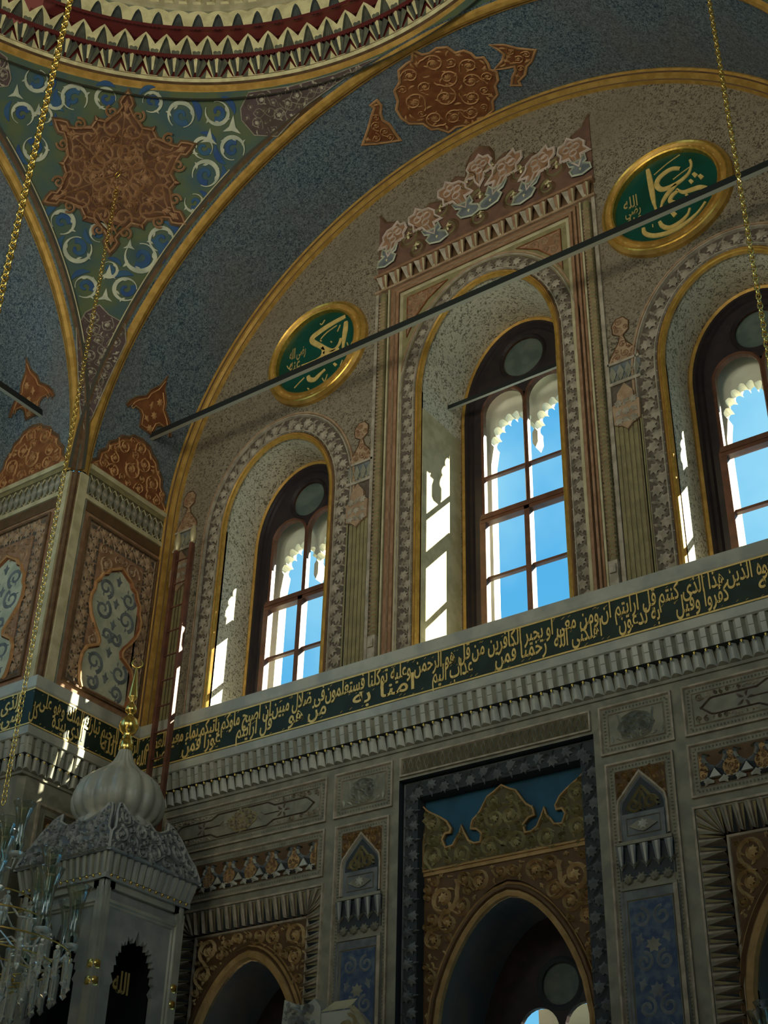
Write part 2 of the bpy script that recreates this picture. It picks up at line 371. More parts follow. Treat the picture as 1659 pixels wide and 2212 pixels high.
def scrolls(mb, fr, poly, rmin, rmax, d, h, mat, w=.3, seed=1, tries=500, holes=(), sym=None, leafmat=None, dens=1., fill=True):
    R = random.Random(seed); xs = [p[0] for p in poly]; ys = [p[1] for p in poly]; cs = []; x0, x1, y0, y1 = min(xs), max(xs), min(ys), max(ys)
    w = w*.85; lm = leafmat or mat
    def ed(x, y): return min([edist((x, y), poly)]+[edist((x, y), q) for q in holes])
    def ok(x, y): return inside((x, y), poly) and not any(inside((x, y), q) for q in holes)
    tries = int(tries*1.6)
    for k in range(tries):
        r = rmax+(rmin-rmax)*(k/tries)**.55; x = R.uniform(x0, x1); y = R.uniform(y0, y1)
        if sym is not None and x > sym-r*.6: continue
        if any((x-c[0])**2+(y-c[1])**2 < ((r+c[2])*.90*dens)**2 for c in cs): continue
        if not ok(x, y) or ed(x, y) < r*.92: continue
        cs.append((x, y, r, R.uniform(0, 6.28), R.choice((-1, 1))))
    lf = []
    if fill:
        for k in range(tries):
            r = rmin*1.15; x = R.uniform(x0, x1); y = R.uniform(y0, y1)
            if sym is not None and x > sym: continue
            if any((x-c[0])**2+(y-c[1])**2 < (r*.7+c[2]*1.0)**2 for c in cs) or any((x-c[0])**2+(y-c[1])**2 < (r*1.1)**2 for c in lf): continue
            if not ok(x, y) or ed(x, y) < r*.5: continue
            lf.append((x, y, R.uniform(0, 6.28)))
    if sym is not None: cs += [(2*sym-c[0], c[1], c[2], pi-c[3], -c[4]) for c in cs]; lf += [(2*sym-c[0], c[1], -c[2]) for c in lf]
    for (x, y, r, a0, sg) in cs:
        mb.ridge(fr, spiral(x, y, r*.92, a0, sg, 1.35, 16 if r < .08 else 22), r*w, d, h, mat)
        mb.leaf(fr, x, y, a0, r*.62, d, h*1.1, lm, 0)
        for k in range(4 if r > .06 else 2):
            a = a0+k*1.57+.5; mb.leaf(fr, x+r*.60*cos(a), y+r*.60*sin(a), a+sg*.9-pi/2, r*.42, d, h, lm, 2)
        a = a0; mb.ridge(fr, [(x+r*.92*cos(a), y+r*.92*sin(a)), (x+r*1.12*cos(a-sg*.25), y+r*1.12*sin(a-sg*.25)), (x+r*1.22*cos(a-sg*.5), y+r*1.22*sin(a-sg*.5))], r*w, d, h, mat)
    for (x, y, a) in lf: mb.leaf(fr, x, y, a, rmin*1.7, d, h*.9, lm, 2 if x*997 % 1 < .5 else 1)
    return cs
def along(path, pitch):
    L = [0]
    for i in range(1, len(path)): L.append(L[-1]+hypot(*subs(path[i], path[i-1])))
    n = max(1, int(L[-1]/pitch)); out = []; j = 0
    for k in range(n):
        q = (k+.5)*L[-1]/n
        while j < len(L)-2 and L[j+1] < q: j += 1
        t = (q-L[j])/max(1e-9, L[j+1]-L[j]); a, b = path[j], path[j+1]
        out.append((a[0]+(b[0]-a[0])*t, a[1]+(b[1]-a[1])*t, math.atan2(b[1]-a[1], b[0]-a[0])))
    return out
def off(path, a):
    o = []; n = len(path)
    for i in range(n):
        p = path[max(0, i-1)]; q = path[min(n-1, i+1)]; t = subs(q, p); l = hypot(*t) or 1; o.append((path[i][0]-t[1]/l*a, path[i][1]+t[0]/l*a))
    return o
def leaf_border(mb, fr, path, width, d, h, mat, pitch=None, kind=0):
    pitch = pitch or width*.62
    for k, (x, y, a) in enumerate(along(path, pitch)):
        sg = 1 if k % 2 else -1
        mb.leaf(fr, x-sin(a)*sg*width*.15, y+cos(a)*sg*width*.15, a-pi/2+sg*.55, width*.70, d, h, mat, kind)
        mb.leaf(fr, x+sin(a)*sg*width*.32, y-cos(a)*sg*width*.32, a-pi/2-sg*1.2, width*.42, d, h*.8, mat, 2)
    st = along(path, pitch/5)
    mb.ridge(fr, [(x-sin(a)*width*.3*sin(i*pi/5), y+cos(a)*width*.3*sin(i*pi/5)) for i, (x, y, a) in enumerate(st)], width*.09, d, h*.6, mat)

# ------------------------------------------------------------------ Arabic lettering (joined forms, laid right to left)
AR = {0x621: (0xFE80,), 0x622: (0xFE81, 0xFE82), 0x623: (0xFE83, 0xFE84), 0x624: (0xFE85, 0xFE86), 0x625: (0xFE87, 0xFE88), 0x626: (0xFE89, 0xFE8A, 0xFE8B, 0xFE8C), 0x627: (0xFE8D, 0xFE8E), 0x629: (0xFE93, 0xFE94), 0x649: (0xFEEF, 0xFEF0), 0x648: (0xFEED, 0xFEEE), 0x62F: (0xFEA9, 0xFEAA), 0x630: (0xFEAB, 0xFEAC), 0x631: (0xFEAD, 0xFEAE), 0x632: (0xFEAF, 0xFEB0)}
for _c, _b in ((0x628, 0xFE8F), (0x62A, 0xFE95), (0x62B, 0xFE99), (0x62C, 0xFE9D), (0x62D, 0xFEA1), (0x62E, 0xFEA5), (0x633, 0xFEB1), (0x634, 0xFEB5), (0x635, 0xFEB9), (0x636, 0xFEBD), (0x637, 0xFEC1), (0x638, 0xFEC5), (0x639, 0xFEC9), (0x63A, 0xFECD), (0x641, 0xFED1), (0x642, 0xFED5), (0x643, 0xFED9), (0x644, 0xFEDD), (0x645, 0xFEE1), (0x646, 0xFEE5), (0x647, 0xFEE9), (0x64A, 0xFEF1)):
    AR[_c] = tuple(_b+i for i in range(4))
def shape(w):
    c = [ord(x) for x in w]; out = []; i = 0; prev = False
    while i < len(c):
        k = c[i]
        if k == 0x644 and i+1 < len(c) and c[i+1] in (0x627, 0x623, 0x625, 0x622):
            b = {0x622: 0xFEF5, 0x623: 0xFEF7, 0x625: 0xFEF9, 0x627: 0xFEFB}[c[i+1]]; out.append(chr(b+(1 if prev else 0))); prev = False; i += 2; continue
        f = AR.get(k)
        if not f: out.append(chr(k)); prev = False; i += 1; continue
        nx = i+1 < len(c) and c[i+1] in AR and c[i+1] != 0x621 and len(f) == 4
        out.append(chr(f[(3 if prev else 2) if nx else (1 if prev and len(f) > 1 else 0)])); prev = nx; i += 1
    return ''.join(reversed(out))
def ar(t): return ' '.join(shape(w) for w in reversed(t.split()))
def text_geo(body, bold=.012, ext=.02):
    cu = bpy.data.curves.new('t', 'FONT'); cu.body = body; cu.size = 1; cu.offset = bold; cu.extrude = ext; cu.resolution_u = 3
    o = bpy.data.objects.new('t', cu); COL.objects.link(o); bpy.context.view_layer.update()
    dg = bpy.context.evaluated_depsgraph_get(); me = o.evaluated_get(dg).to_mesh()
    v = [tuple(p.co) for p in me.vertices]; f = [list(p.vertices) for p in me.polygons]
    o.evaluated_get(dg).to_mesh_clear(); bpy.data.objects.remove(o); bpy.data.curves.remove(cu); return v, f
def letter(mb, fr, body, s0, t0, s1, t1, d, h, mat, bold=.012, geo=None, fit=True):
    v, f = geo or text_geo(body, bold)
    if not v: return
    x0 = min(p[0] for p in v); x1 = max(p[0] for p in v); y0, y1 = (min(p[1] for p in v), max(p[1] for p in v)) if fit else (-.34, .80)
    mb.add([fr(s0+(p[0]-x0)/(x1-x0)*(s1-s0), t0+(p[1]-y0)/(y1-y0)*(t1-t0), d+(h if p[2] > 0 else 0)) for p in v], f, mat)

def st(mb, name, label, cat='wall', parent=None):
    return mb.build(name, parent, kind='structure', label=label, category=cat)
# ================================================================== big structure
WC = dict(cx=.03, hx=.93, sp=11.3, b=1.35, z0=7.7, Y=.92)      # middle window
WL = dict(cx=-3.1, hx=.835, sp=10.3, b=1.11, z0=7.7, Y=.60)
WR = dict(cx=3.1, hx=.835, sp=10.3, b=1.11, z0=7.7, Y=.60)
def warch(w, e=0., z0=None): return arch(w['cx'], w['hx']+e, w['z0'] if z0 is None else z0, w['sp'], w['b']+e)
# upper wall (lunette) with three window openings
mb = MB()
lun = [(-5, 7.5), (-5, ZS)]+[(-5*cos(pi*i/64), ZS+H*sin(pi*i/64)) for i in range(1, 64)]+[(5, ZS), (5, 7.5)]
mb.poly(FB, lun, 0, 0, 'wall_stencil', holes=[warch(w) for w in (WC, WL, WR)])
for w in (WC, WL, WR):
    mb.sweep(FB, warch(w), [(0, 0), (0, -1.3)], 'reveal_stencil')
    mb.rect(FB, w['cx']-w['hx'], w['z0']-.02, w['cx']+w['hx'], w['z0'], -1.3, 0, 'marble')
mb.poly(FBo(-1.3), [(-7.5, 7), (-7.5, 17), (7.5, 17), (7.5, 7)], 0, 0, 'stone_out', holes=[warch(w) for w in (WC, WL, WR)])
wall_back = st(mb, 'wall_back', 'stencilled beige upper wall under the blue vault, pierced by three tall arched windows')
# plain plaster reveal lining of the middle window below its arch
mb = MB()
cxl = WC['cx']-WC['hx']
mb.box(cxl-.01, .02, 7.7, cxl+.012, .86, 11.05, 'cream')
mb.box(-cxl+.06-.012, .02, 7.7, -cxl+.06+.01, .86, 11.05, 'cream')
mb.build('reveal_lining', wall_back)
# lower wall
CP = dict(cx=.0, hx=.92, sp=3.75, b=1.36)
mb = MB()
rc = lambda c: [(c-1.0, 0), (c-1.0, 5.30), (c+1.0, 5.30), (c+1.0, 0)]; sideL = rc(-3.08); sideR = rc(3.08)
mb.poly(FB, [(-5, FLOOR), (-5, 7.1), (5, 7.1), (5, FLOOR)], 0, 0, 'stone_grey', holes=[[(-1.125, 0), (-1.125, 6.27), (1.125, 6.27), (1.125, 0)], sideL, sideR])
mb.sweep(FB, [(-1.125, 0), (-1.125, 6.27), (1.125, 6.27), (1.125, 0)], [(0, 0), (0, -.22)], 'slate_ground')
carch = pointed(.03, .80, 0, 3.75, 1.18)
mb.poly(FBo(-.22), [(-1.125, 0), (-1.125, 6.27), (1.125, 6.27), (1.125, 0)], 0, 0, 'ochre_ground', holes=[carch])
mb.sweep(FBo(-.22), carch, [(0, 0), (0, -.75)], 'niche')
for c in (-3.08, 3.08):
    mb.sweep(FB, rc(c), [(0, 0), (0, -.115)], 'stone_grey'); pa = pointed(c, .68, 0, 3.75, .98)
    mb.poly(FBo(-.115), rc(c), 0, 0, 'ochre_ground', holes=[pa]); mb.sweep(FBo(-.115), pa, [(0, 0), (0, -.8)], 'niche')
wall_low = st(mb, 'wall_back_lower', 'grey carved lower wall below the inscription band')
# window side of the lower niches: dark boards with a round light and two lobed lights
def tracery(cx, hx, z0, sp, b, Y, cz, cr, lobes, pt=True, par=None, nm='wall_niche_back'):
    mb = MB(); o = pointed(cx, hx+.02, z0, sp, b+.02); hs = [circle(cx+.1 if pt else cx, cz, cr)]
    for (lx, lr, lz) in lobes:
        hs.append([(lx-lr, z0+.6), (lx-lr, lz)]+[(lx-lr*cos(pi*i/12), lz+lr*sin(pi*i/12)) for i in range(1, 12)]+[(lx+lr, lz), (lx+lr, z0+.6)])
    mb.poly(FBo(-Y), o, -.06, 0, 'wood_dark', holes=hs)
    mb.sweep(FBo(-Y), circle(cx+.1, cz, cr+.02), [(-.03, 0), (0, .03), (.03, 0)], 'slate_ground', closed=True)
    mb.poly(FBo(-Y-.03), circle(cx+.1, cz, cr), 0, 0, 'dull_glass')
    w = mb.build(nm, par)
    for (lx, lr, lz) in lobes:
        g = MB(); g.poly(FBo(-Y-.05), [(lx-lr, z0+.6), (lx-lr, lz+lr), (lx+lr, lz+lr), (lx+lr, z0+.6)], 0, 0, 'pane'); g.build('pane', w)
        g = MB(); a = [(lx-lr-.03, z0), (lx-lr-.03, lz+lr+.1), (lx+lr+.03, lz+lr+.1), (lx+lr+.03, z0)]
        cus = []
        for i in range(9):
            t = pi-pi*i/8; cus.append((lx+lr*.8*cos(t), lz-.40+lr*.85*sin(t)))
        hole = [(lx-lr*.8, z0+.1)]
        for i in range(8):
            p, q = cus[i], cus[i+1]
            for k in range(4):
                u_ = k/4; hole.append((p[0]+(q[0]-p[0])*u_+.0, p[1]+(q[1]-p[1])*u_+.045*sin(pi*u_)))
        hole.append((lx+lr*.8, z0+.1)); g.poly(FBo(-Y-.45), a, -.2, 0, 'stone_out', holes=[hole]); g.build('stone_arch', w)
    return w
tracery(.03, .80, 0, 3.75, 1.18, .97, 4.28, .21, [(-.12, .22, 3.86), (.38, .22, 3.86)], par=wall_low)
mb = MB()
for s_, z_, r_ in ((.35, 4.62, .09), (.30, 4.30, .07), (.55, 4.05, .045), (.42, 3.88, .05), (.5, 4.75, .05)): mb.leaf(lambda s, t, d: (.03-.80*max(.25, 1-((t-3.75)/1.18)**2*.62 if t > 3.75 else 1)+d+.012, s, t), s_, z_, r_*9, r_, 0, .008, 'stone_grey', 1)
mb.build('plaster_chips', wall_low)
tracery(-3.08, .70, .2, 3.75, 1.0, .9, 4.1, .2, [(-3.35, .24, 3.5), (-2.78, .24, 3.5)], par=wall_low)
tracery(3.08, .70, .2, 3.75, 1.0, .9, 4.1, .2, [(2.78, .24, 3.5), (3.35, .24, 3.5)], par=wall_low)
# blue vaults
def vaults():
    for nm, fr, lab, a0, a1 in (('ceiling_vault', FS, 'blue stencilled barrel vault over the bay with the three windows', -D, 0.),
                         ('ceiling_vault_left', FS2, 'dark blue stencilled vault of the bay at the left edge', -6.725, -5.0)):
        mb = MB(); mb.grid(lambda i, j: fr(pi*i, a0+(a1-a0)*j, 0), 72, 4, 'vault_blue'); v = st(mb, nm, lab, 'ceiling')
        if nm == 'ceiling_vault': V1 = v
        else: V2 = v
    mb = MB(); mb.grid(lambda i, j: (5+1.725*j, YC+5*cos(pi*i), ZS+H*sin(pi*i)), 48, 1, 'vault_blue'); st(mb, 'ceiling_vault_right', 'blue vault on the right side of the hall', 'ceiling')
    mb = MB(); mb.grid(lambda i, j: (5*cos(pi*i), YC-5-1.725*j, ZS+H*sin(pi*i)), 48, 1, 'vault_blue'); st(mb, 'ceiling_vault_rear', 'blue vault behind the viewer', 'ceiling')
    return V1, V2
V1, V2 = vaults()
# piers: stencilled upper part, grey lower part
def pier(sx, sy):
    mb = MB(); c = .07
    def P(x, y): return (sx*x, YC+sy*(y-YC))
    plan = [(-5, 0.), (-5, -D+c), (-5-c, -D), (-6.725, -D)]
    for i, (a, b) in enumerate(((0, 1), (1, 2), (2, 3))):
        for z0, z1, mt in ((FLOOR, 7.1, 'stone_grey'), (7.1, ZS, 'terracotta' if i != 1 else 'brown')):
            A = P(*plan[a]); B = P(*plan[b]); mb.add([(*A, z0), (*B, z0), (*B, z1), (*A, z1)], [[0, 1, 2, 3]], mt)
    return mb
p = st(pier(1, 1), 'wall_pier', 'corner pier carrying the painted pendentive, terracotta above and grey below')
PIER = p
for k, (sx, sy) in enumerate(((-1, 1), (1, -1), (-1, -1))): st(pier(sx, sy), 'wall_pier', ['pier at the right of the window bay', 'rear left pier', 'rear right pier'][k])
# pendentives + ring
def pend(a0, name, label):
    mb = MB()
    def fn(i, j):
        z = H*(1-(1-j)**1.6)*.9999; rho = sqrt(50-25*(z/H)**2); lim = math.acos(min(1, 5/rho)); lo, hi = lim, pi/2-lim
        ph = a0+lo+(hi-lo)*i; return (rho*cos(ph), YC+rho*sin(ph), ZS+z)
    mb.grid(fn, 24, 30, 'pend_ground'); return st(mb, name, label, 'ceiling')
PEND = pend(pi/2, 'pendentive', 'green painted pendentive with a large brown star between two arches')
pend(0, 'pendentive', 'pendentive right of the window bay'); pend(pi, 'pendentive', 'rear left pendentive'); pend(-pi/2, 'pendentive', 'rear right pendentive')
# side and rear walls with window openings that let the daylight in
def bigwall(fr, half, name, label, holes):
    mb = MB(); lunp = [(-half, FLOOR), (-half, ZS)]+[(-5*cos(pi*i/32), ZS+H*sin(pi*i/32)) for i in range(0, 33)]+[(half, ZS), (half, FLOOR)]
    mb.poly(fr, lunp, 0, 0, 'plaster', holes=holes); st(mb, name, label)
hl = [arch(-3.1, .83, 7.7, 10.3, 1.1, 12), arch(0, .93, 7.7, 11.3, 1.3, 12), arch(3.1, .83, 7.7, 10.3, 1.1, 12)]
bigwall(lambda s, t, d: (-6.725+d, YC+s, t), 6.6, 'wall_left', 'plain wall closing the bay at the left', hl)
bigwall(lambda s, t, d: (6.725-d, YC-s, t), 6.6, 'wall_right', 'plain wall closing the right side of the hall', hl)
bigwall(lambda s, t, d: (-s, YC-6.725-d, t), 6.6, 'wall_front', 'plain wall behind the viewer', hl)
mb = MB(); mb.box(-6.8, -13.6, FLOOR-.1, 6.8, .2, FLOOR, 'carpet'); st(mb, 'floor', 'red brown carpeted floor of the hall', 'floor')

# ------------------------------------------------------------------ gilded arch mouldings and pier strips
TH = [pi*i/90 for i in range(91)]
mb = MB()
def band(fr, a0, a1, prof, mat, ths, smooth=True):           # prof: (depth coordinate, height) pairs across the vault
    for k in range(len(prof)-1):
        (u0, h0), (u1, h1) = prof[k], prof[k+1]; mt = mat[k] if isinstance(mat, list) else mat
        mb.add([fr(a, u, h) for a in ths for (u, h) in ((u0, h0), (u1, h1))], [[2*i, 2*i+1, 2*i+3, 2*i+2] for i in range(len(ths)-1)], mt, smooth)
# front roll of the bay arch (on the vault edge) and dark cove turning on to the pendentive
band(FS, 0, pi, [(-D+.20, 0), (-D+.20, .015), (-D+.175, .02), (-D+.17, .012), (-D+.15, .04), (-D+.10, .055), (-D+.05, .04), (-D+.03, .0)], ['gold_paint']*2+['brown']+['gold_paint']*4, TH)
def cove(swap, mb2, w=.075):
    for sgn in (0, 1):
        A, B, Cc, Tb = [], [], [], []
        for a in TH:
            if a > 1.30: break
            aa = pi-a if sgn else a
            if swap: p0 = FS2(aa, -5-.03, 0.0); q = (-5, p0[1], p0[2])
            else: p0 = FS(aa, -D+.03, 0.0); q = (p0[0], -D, p0[2])
            n = Vector((0, YC-q[1], ZS-q[2])) if swap else Vector((-q[0], 0, ZS-q[2])); n.normalize()
            n = -n if False else n; k = min(1, (1.34-a)*3)
            A.append(p0); B.append(ell(Vector(q)-n*w*1.2*k, 1-.004)); c_ = ell(Vector(q)-n*w*2.0*k, 1-.003); Cc.append(c_)
            if .36 < a < .98: Tb.append(Vector(c_)+(Vector((0, YC, ZS))-Vector(c_)).normalized()*.008)
        for U, V, mt in ((A, B, 'brown'), (B, Cc, 'pend_dark')):
            mb2.add([x for k in range(len(A)) for x in (U[k], V[k])], [[2*i, 2*i+1, 2*i+3, 2*i+2] for i in range(len(A)-1)], mt, True)
        mb2.tube(Tb, .010, 'cream', 5)
cove(False, mb)
st(mb, 'trim_1', 'gilded moulding along the front edge of the blue vault', 'moulding')
mb = MB()
band(FS2, 0, pi, [(-5-.20, 0), (-5-.20, .015), (-5-.175, .02), (-5-.17, .012), (-5-.15, .04), (-5-.10, .055), (-5-.05, .04), (-5-.03, .0)], ['gold_paint']*2+['brown']+['gold_paint']*4, TH)
cove(True, mb)
st(mb, 'trim_2', 'gilded moulding along the edge of the dark blue left vault', 'moulding')
mb = MB()      # rib between vault and lunette wall
AP = [(-5*cos(a), ZS+H*sin(a)) for a in TH]
APf = [(-5, 7.55)]+AP+[(5, 7.55)]
mb.sweep(FB, APf, [(0, .12), (-.02, .13), (-.05, .12), (-.06, .10), (-.10, .10), (-.12, .06), (-.135, .055), (-.15, 0)], ['gold_paint', 'gold_paint', 'brown', 'gold_paint', 'gold_paint', 'brown', 'gold_paint'], smooth=False)
st(mb, 'trim_3', 'gilded rib where the blue vault meets the window wall', 'moulding')
mb = MB()
for fr, a0, a1, a2 in ((FP, -D+.07, -D+.20, 0), (FL, -5-.07, -5-.20, 0)):
    for z0, z1 in ((7.70, ZS),):
        s0, s1 = a0, a1
        mb.rect(fr, min(s0, s1), z0, max(s0, s1), z1, 0, .03, 'cream')
        e = .045*(1 if s1 > s0 else -1); mb.rect(fr, min(s1+e*.4, s1+e), z0, max(s1+e*.4, s1+e), z1, 0, .015, 'stone_grey')
v = [(-5-.045, -D+.045, 7.7), (-5-.03, -D+.03, 7.7)]
mb.tube([(-5.03, -D+.03, 7.72), (-5.03, -D+.03, ZS+.2)], .028, 'brown', 8)
st(mb, 'trim_4', 'cream strips on both sides of the pier corner', 'moulding')

# ------------------------------------------------------------------ pier decoration (both faces)
def xmir(fr, s, flip): return (lambda a, t, d: fr(s+(-a if flip else a), t, d))
def pier_face(f, name, label):      # local a = distance from the corner (0 .. 1.725)
    mb = MB(); w = 1.725
    mb.rect(f, .2, 10.80, w, 10.87, 0, .045, 'cream'); mb.rect(f, .2, 10.74, w, 10.80, 0, .02, 'olive')
    mb.rect(f, .2, 10.345, w, 10.41, 0, .035, 'cream'); mb.rect(f, .2, 10.20, w, 10.345, 0, .01, 'ochre_ground')
    mb.rect(f, .2, 10.41, w, 10.74, 0, .004, 'olive_ground')
    n = 13
    for k in range(n):
        x = .3+(w-.42)*k/(n-1)
        mb.poly(f, [(x-.055, 10.57), (x, 10.71), (x+.055, 10.57), (x, 10.43)], .004, .016, 'stone_grey')
        mb.ridge(f, [(x-.055, 10.43), (x, 10.5), (x+.055, 10.43)], .014, .004, .014, 'cream'); mb.ridge(f, [(x-.055, 10.73), (x, 10.65), (x+.055, 10.73)], .014, .004, .014, 'cream')
        mb.leaf(f, x, 10.57, 0, .07, .016, .012, 'carved_light')
    fz = mb.build('frieze', PIER)
    # big carved panel with the pale ogee field
    mb = MB(); x0, x1, z0, z1 = .32, w-.12, 7.86, 10.14
    mb.sweep(f, [(x0, z0), (x0, z1), (x1, z1), (x1, z0)], [(0, 0), (-.0, .03), (-.03, .03), (-.035, 0)], 'brown', closed=True)
    mb.sweep(f, [(x0+.05, z0+.05), (x0+.05, z1-.05), (x1-.05, z1-.05), (x1-.05, z0+.05)], [(0, 0), (-.01, .02), (-.02, 0)], 'terra_pale', closed=True)
    mb.rect(f, x0+.03, z0+.03, x1-.03, z1-.03, 0, .006, 'carved_ground')
    border = [(x0+.14, z0+.1), (x0+.14, z1-.14), (x1-.14, z1-.14), (x1-.14, z0+.1)]
    for a, b in zip(border[:-1], border[1:]): leaf_border(mb, f, [a, b], .19, .006, .03, 'terra_pale', .1)
    cx = (x0+x1)/2+.02
    half = [(0, 9.66), (.10, 9.60), (.17, 9.56), (.20, 9.50), (.27, 9.46), (.30, 9.38), (.36, 9.30), (.36, 9.2), (.40, 9.12), (.40, 9.0), (.36, 8.88), (.28, 8.76), (.2, 8.66), (.16, 8.58), (.18, 8.5), (.27, 8.45), (.35, 8.40), (.40, 8.3), (.41, 8.15), (.38, 7.98), (.34, 7.9)]
    og = [(cx-a, z) for a, z in reversed(half)]+[(cx+a, z) for a, z in half[1:]]
    inner = [(x0+.25, z0+.06), (x0+.25, z1-.26), (x1-.25, z1-.26), (x1-.25, z0+.06)]
    mb.poly(f, inner, .006, .02, 'terracotta', holes=[og])
    scrolls(mb, f, inner, .05, .13, .02, .02, 'terra_pale', .22, 5, 420, holes=[og])
    mb.sweep(f, og, [(.0, .02), (.015, .045), (.04, .05), (.055, .02)], ['red_deep', 'orange_line', 'orange_line'])
    pn = mb.build('carved_panel', PIER)
    mb = MB(); mb.poly(f, og, .0, .008, 'pend_cream')
    fl = [(a*.93+cx*.07, b) for a, b in og]
    for (a, b, r, sg) in ((-.2, 9.33, .13, 1), (.2, 9.33, .13, -1), (-.2, 9.03, .14, -1), (.2, 9.03, .14, 1), (-.08, 8.72, .09, 1), (.08, 8.72, .09, -1), (-.21, 8.3, .14, 1), (.21, 8.3, .14, -1), (-.2, 8.03, .1, -1), (.2, 8.03, .1, 1)):
        mb.ridge(f, spiral(cx+a, b, r, -sg*1.2, sg, 1.3), .05, .008, .004, 'slate', lambda q: 1.1-q*.5, flat=True)
        for k in range(4): mb.leaf(f, cx+a+r*.8*cos(k*1.5+a*9), b+r*.8*sin(k*1.5+a*9), k*1.5, .06, .008, .004, 'slate', 2)
    for zz in (9.5, 9.18, 8.88, 8.5, 8.15): mb.leaf(f, cx, zz, 0, .13, .008, .004, 'slate', 1)
    mb.build('painted_field', PIER)
    # domed crest painted above the frieze, on the start of the vault
    mb = MB(); c = .92
    hf = [(0, 11.66), (.16, 11.63), (.22, 11.57), (.34, 11.52), (.40, 11.42), (.50, 11.34), (.53, 11.22), (.62, 11.13), (.62, 11.02), (.70, 10.95), (.74, 10.875)]
    cr = [(c-a, z) for a, z in reversed(hf)]+[(c+a, z) for a, z in hf[1:]]
    mb.poly(f, cr, .0, .012, 'red_deep', sub=1); mb.ridge(f, cr, .05, .008, .012, 'brown'); mb.ridge(f, [(c+(a-c)*.93, 10.88+(b-10.88)*.93) for a, b in cr], .018, .012, .012, 'orange_line')
    scrolls(mb, f, cr, .05, .16, .012, .018, 'orange_line', .2, 9, 420)
    mb.build('painted_crest', V1 if f is FPa else V2)
    mb = MB()
    hf = [(0, 12.62), (-.05, 12.45), (-.16, 12.32), (-.19, 12.22), (-.33, 12.12), (-.40, 12.04), (-.44, 11.95), (-.40, 11.93), (-.36, 12.0), (-.22, 12.0), (-.15, 11.95), (-.12, 11.8)]
    cr = [(c+a, z) for a, z in hf]+[(c-a, z) for a, z in reversed(hf[1:])]
    mb.poly(f, cr, .0, .010, 'red_deep', sub=1); mb.ridge(f, cr, .03, .008, .012, 'brown')
    mb.ridge(f, [(c+(a-c)*.8, 12.1+(b-12.1)*.85) for a, b in cr], .018, .010, .012, 'orange_line')
    for k in range(5): mb.leaf(f, c+(-1)**k*.05, 11.86+k*.1, k*1.1, .1, .01, .012, 'orange_line', k % 2)
    mb.build('painted_palmette', V1 if f is FPa else V2)
def FPa(a, z, d):
    if z <= ZS: return FP(-D+a, z, d)
    th = math.asin(min(1, (z-ZS)/H)); return FS(th, -D+a, d)
def FLa(a, z, d):
    if z <= ZS: return FL(-5-a, z, d)
    th = math.asin(min(1, (z-ZS)/H)); return FS2(th, -5-a, d)
pier_face(FPa, 'a', 'b'); pier_face(FLa, 'a', 'b')

# ------------------------------------------------------------------ pendentive painting
zz = lambda x, y: PD(x/2.0, y/2.0)
mb = MB()
tri = [zz(x, y) for x, y in [(0, 250), (120, 300), (260, 340), (450, 385), (620, 405), (850, 410), (1050, 400), (1040, 470), (1080, 580), (1175, 600), (1050, 720), (900, 920), (760, 1100), (660, 1260), (600, 1380), (560, 1330), (450, 1310), (340, 1360), (290, 1240), (200, 1000), (100, 760), (0, 560)]]
for k, (x, y, r, g, sg) in enumerate([(95, 495, 50, 1.0, 1), (160, 345, 52, 4, 1), (150, 640, 55, 5.2, -1), (320, 425, 58, 0.6, 1), (460, 425, 48, 1, -1), (655, 440, 45, 2, 1), (785, 500, 58, 2.2, -1), (940, 485, 52, 3.4, 1), (1005, 645, 52, .4, 1), (880, 640, 45, 1.5, -1), (890, 755, 58, 2.8, -1), (840, 875, 42, 3.5, 1), (268, 960, 55, 1.6, 1), (335, 1075, 62, 5.8, -1), (430, 1010, 45, .5, 1), (610, 1110, 70, 3.6, 1), (700, 1035, 55, 1.8, -1), (368, 1240, 52, 2.0, 1), (545, 1250, 55, .8, -1), (470, 1165, 40, 3, 1), (240, 430, 42, 4, 1), (190, 500, 36, 3, -1)]):
    cx, cy = zz(x, y); q = zz(x+r, y); rr = hypot(q[0]-cx, q[1]-cy)
    mb.ridge(FD, spiral(cx, cy, rr*1.0, -g, sg, .86, 22, .84), rr*.24, .012, .003, 'pend_cream', lambda t: .3+1.1*sin(pi*min(1, t*1.1))**1.5, flat=True)
    for j in (0, 1, 2, 3): mb.leaf(FD, cx+rr*(1.0-.2*(j % 2))*cos(-g+sg*(1.0+j*.9)), cy+rr*(1.0-.2*(j % 2))*sin(-g+sg*(1.0+j*.9)), -g+sg*j*1.3, rr*.46, .013, .003, 'pend_cream', 2)
    mb.ridge(FD, spiral(cx, cy, rr*.62, 1.5-g, sg, .9, 14, .25), rr*.42, .008, .003, 'pend_blue', lambda t: 1.1-t*.6, flat=True)
    mb.ridge(FD, spiral(cx, cy, rr*1.42, -g+3.4, sg, .22, 8, .9), rr*.42, .008, .003, 'pend_blue', lambda t: .2+sin(pi*t), flat=True)
for x, y, s in ((70, 400, 34), (1005, 545, 40), (905, 595, 36), (470, 1180, 34), (455, 1280, 34), (165, 480, 30), (560, 1060, 26)):
    cx, cy = zz(x, y); q = zz(x+s, y); rr = hypot(q[0]-cx, q[1]-cy)
    mb.poly(FD, [(cx-rr, cy-rr*.7), (cx-rr*.35, cy-rr*.1), (cx, cy+rr*1.1), (cx+rr*.35, cy-rr*.1), (cx+rr, cy-rr*.7), (cx, cy-rr*.5)], .012, .015, 'pend_cream')
mb.build('painted_scrolls', PEND)
mb = MB()       # star
tips = [(555, 395), (842, 625), (803, 972), (475, 1097), (188, 875), (232, 515)]
cc = zz(508, 752); T = [zz(*t) for t in tips]; out = []
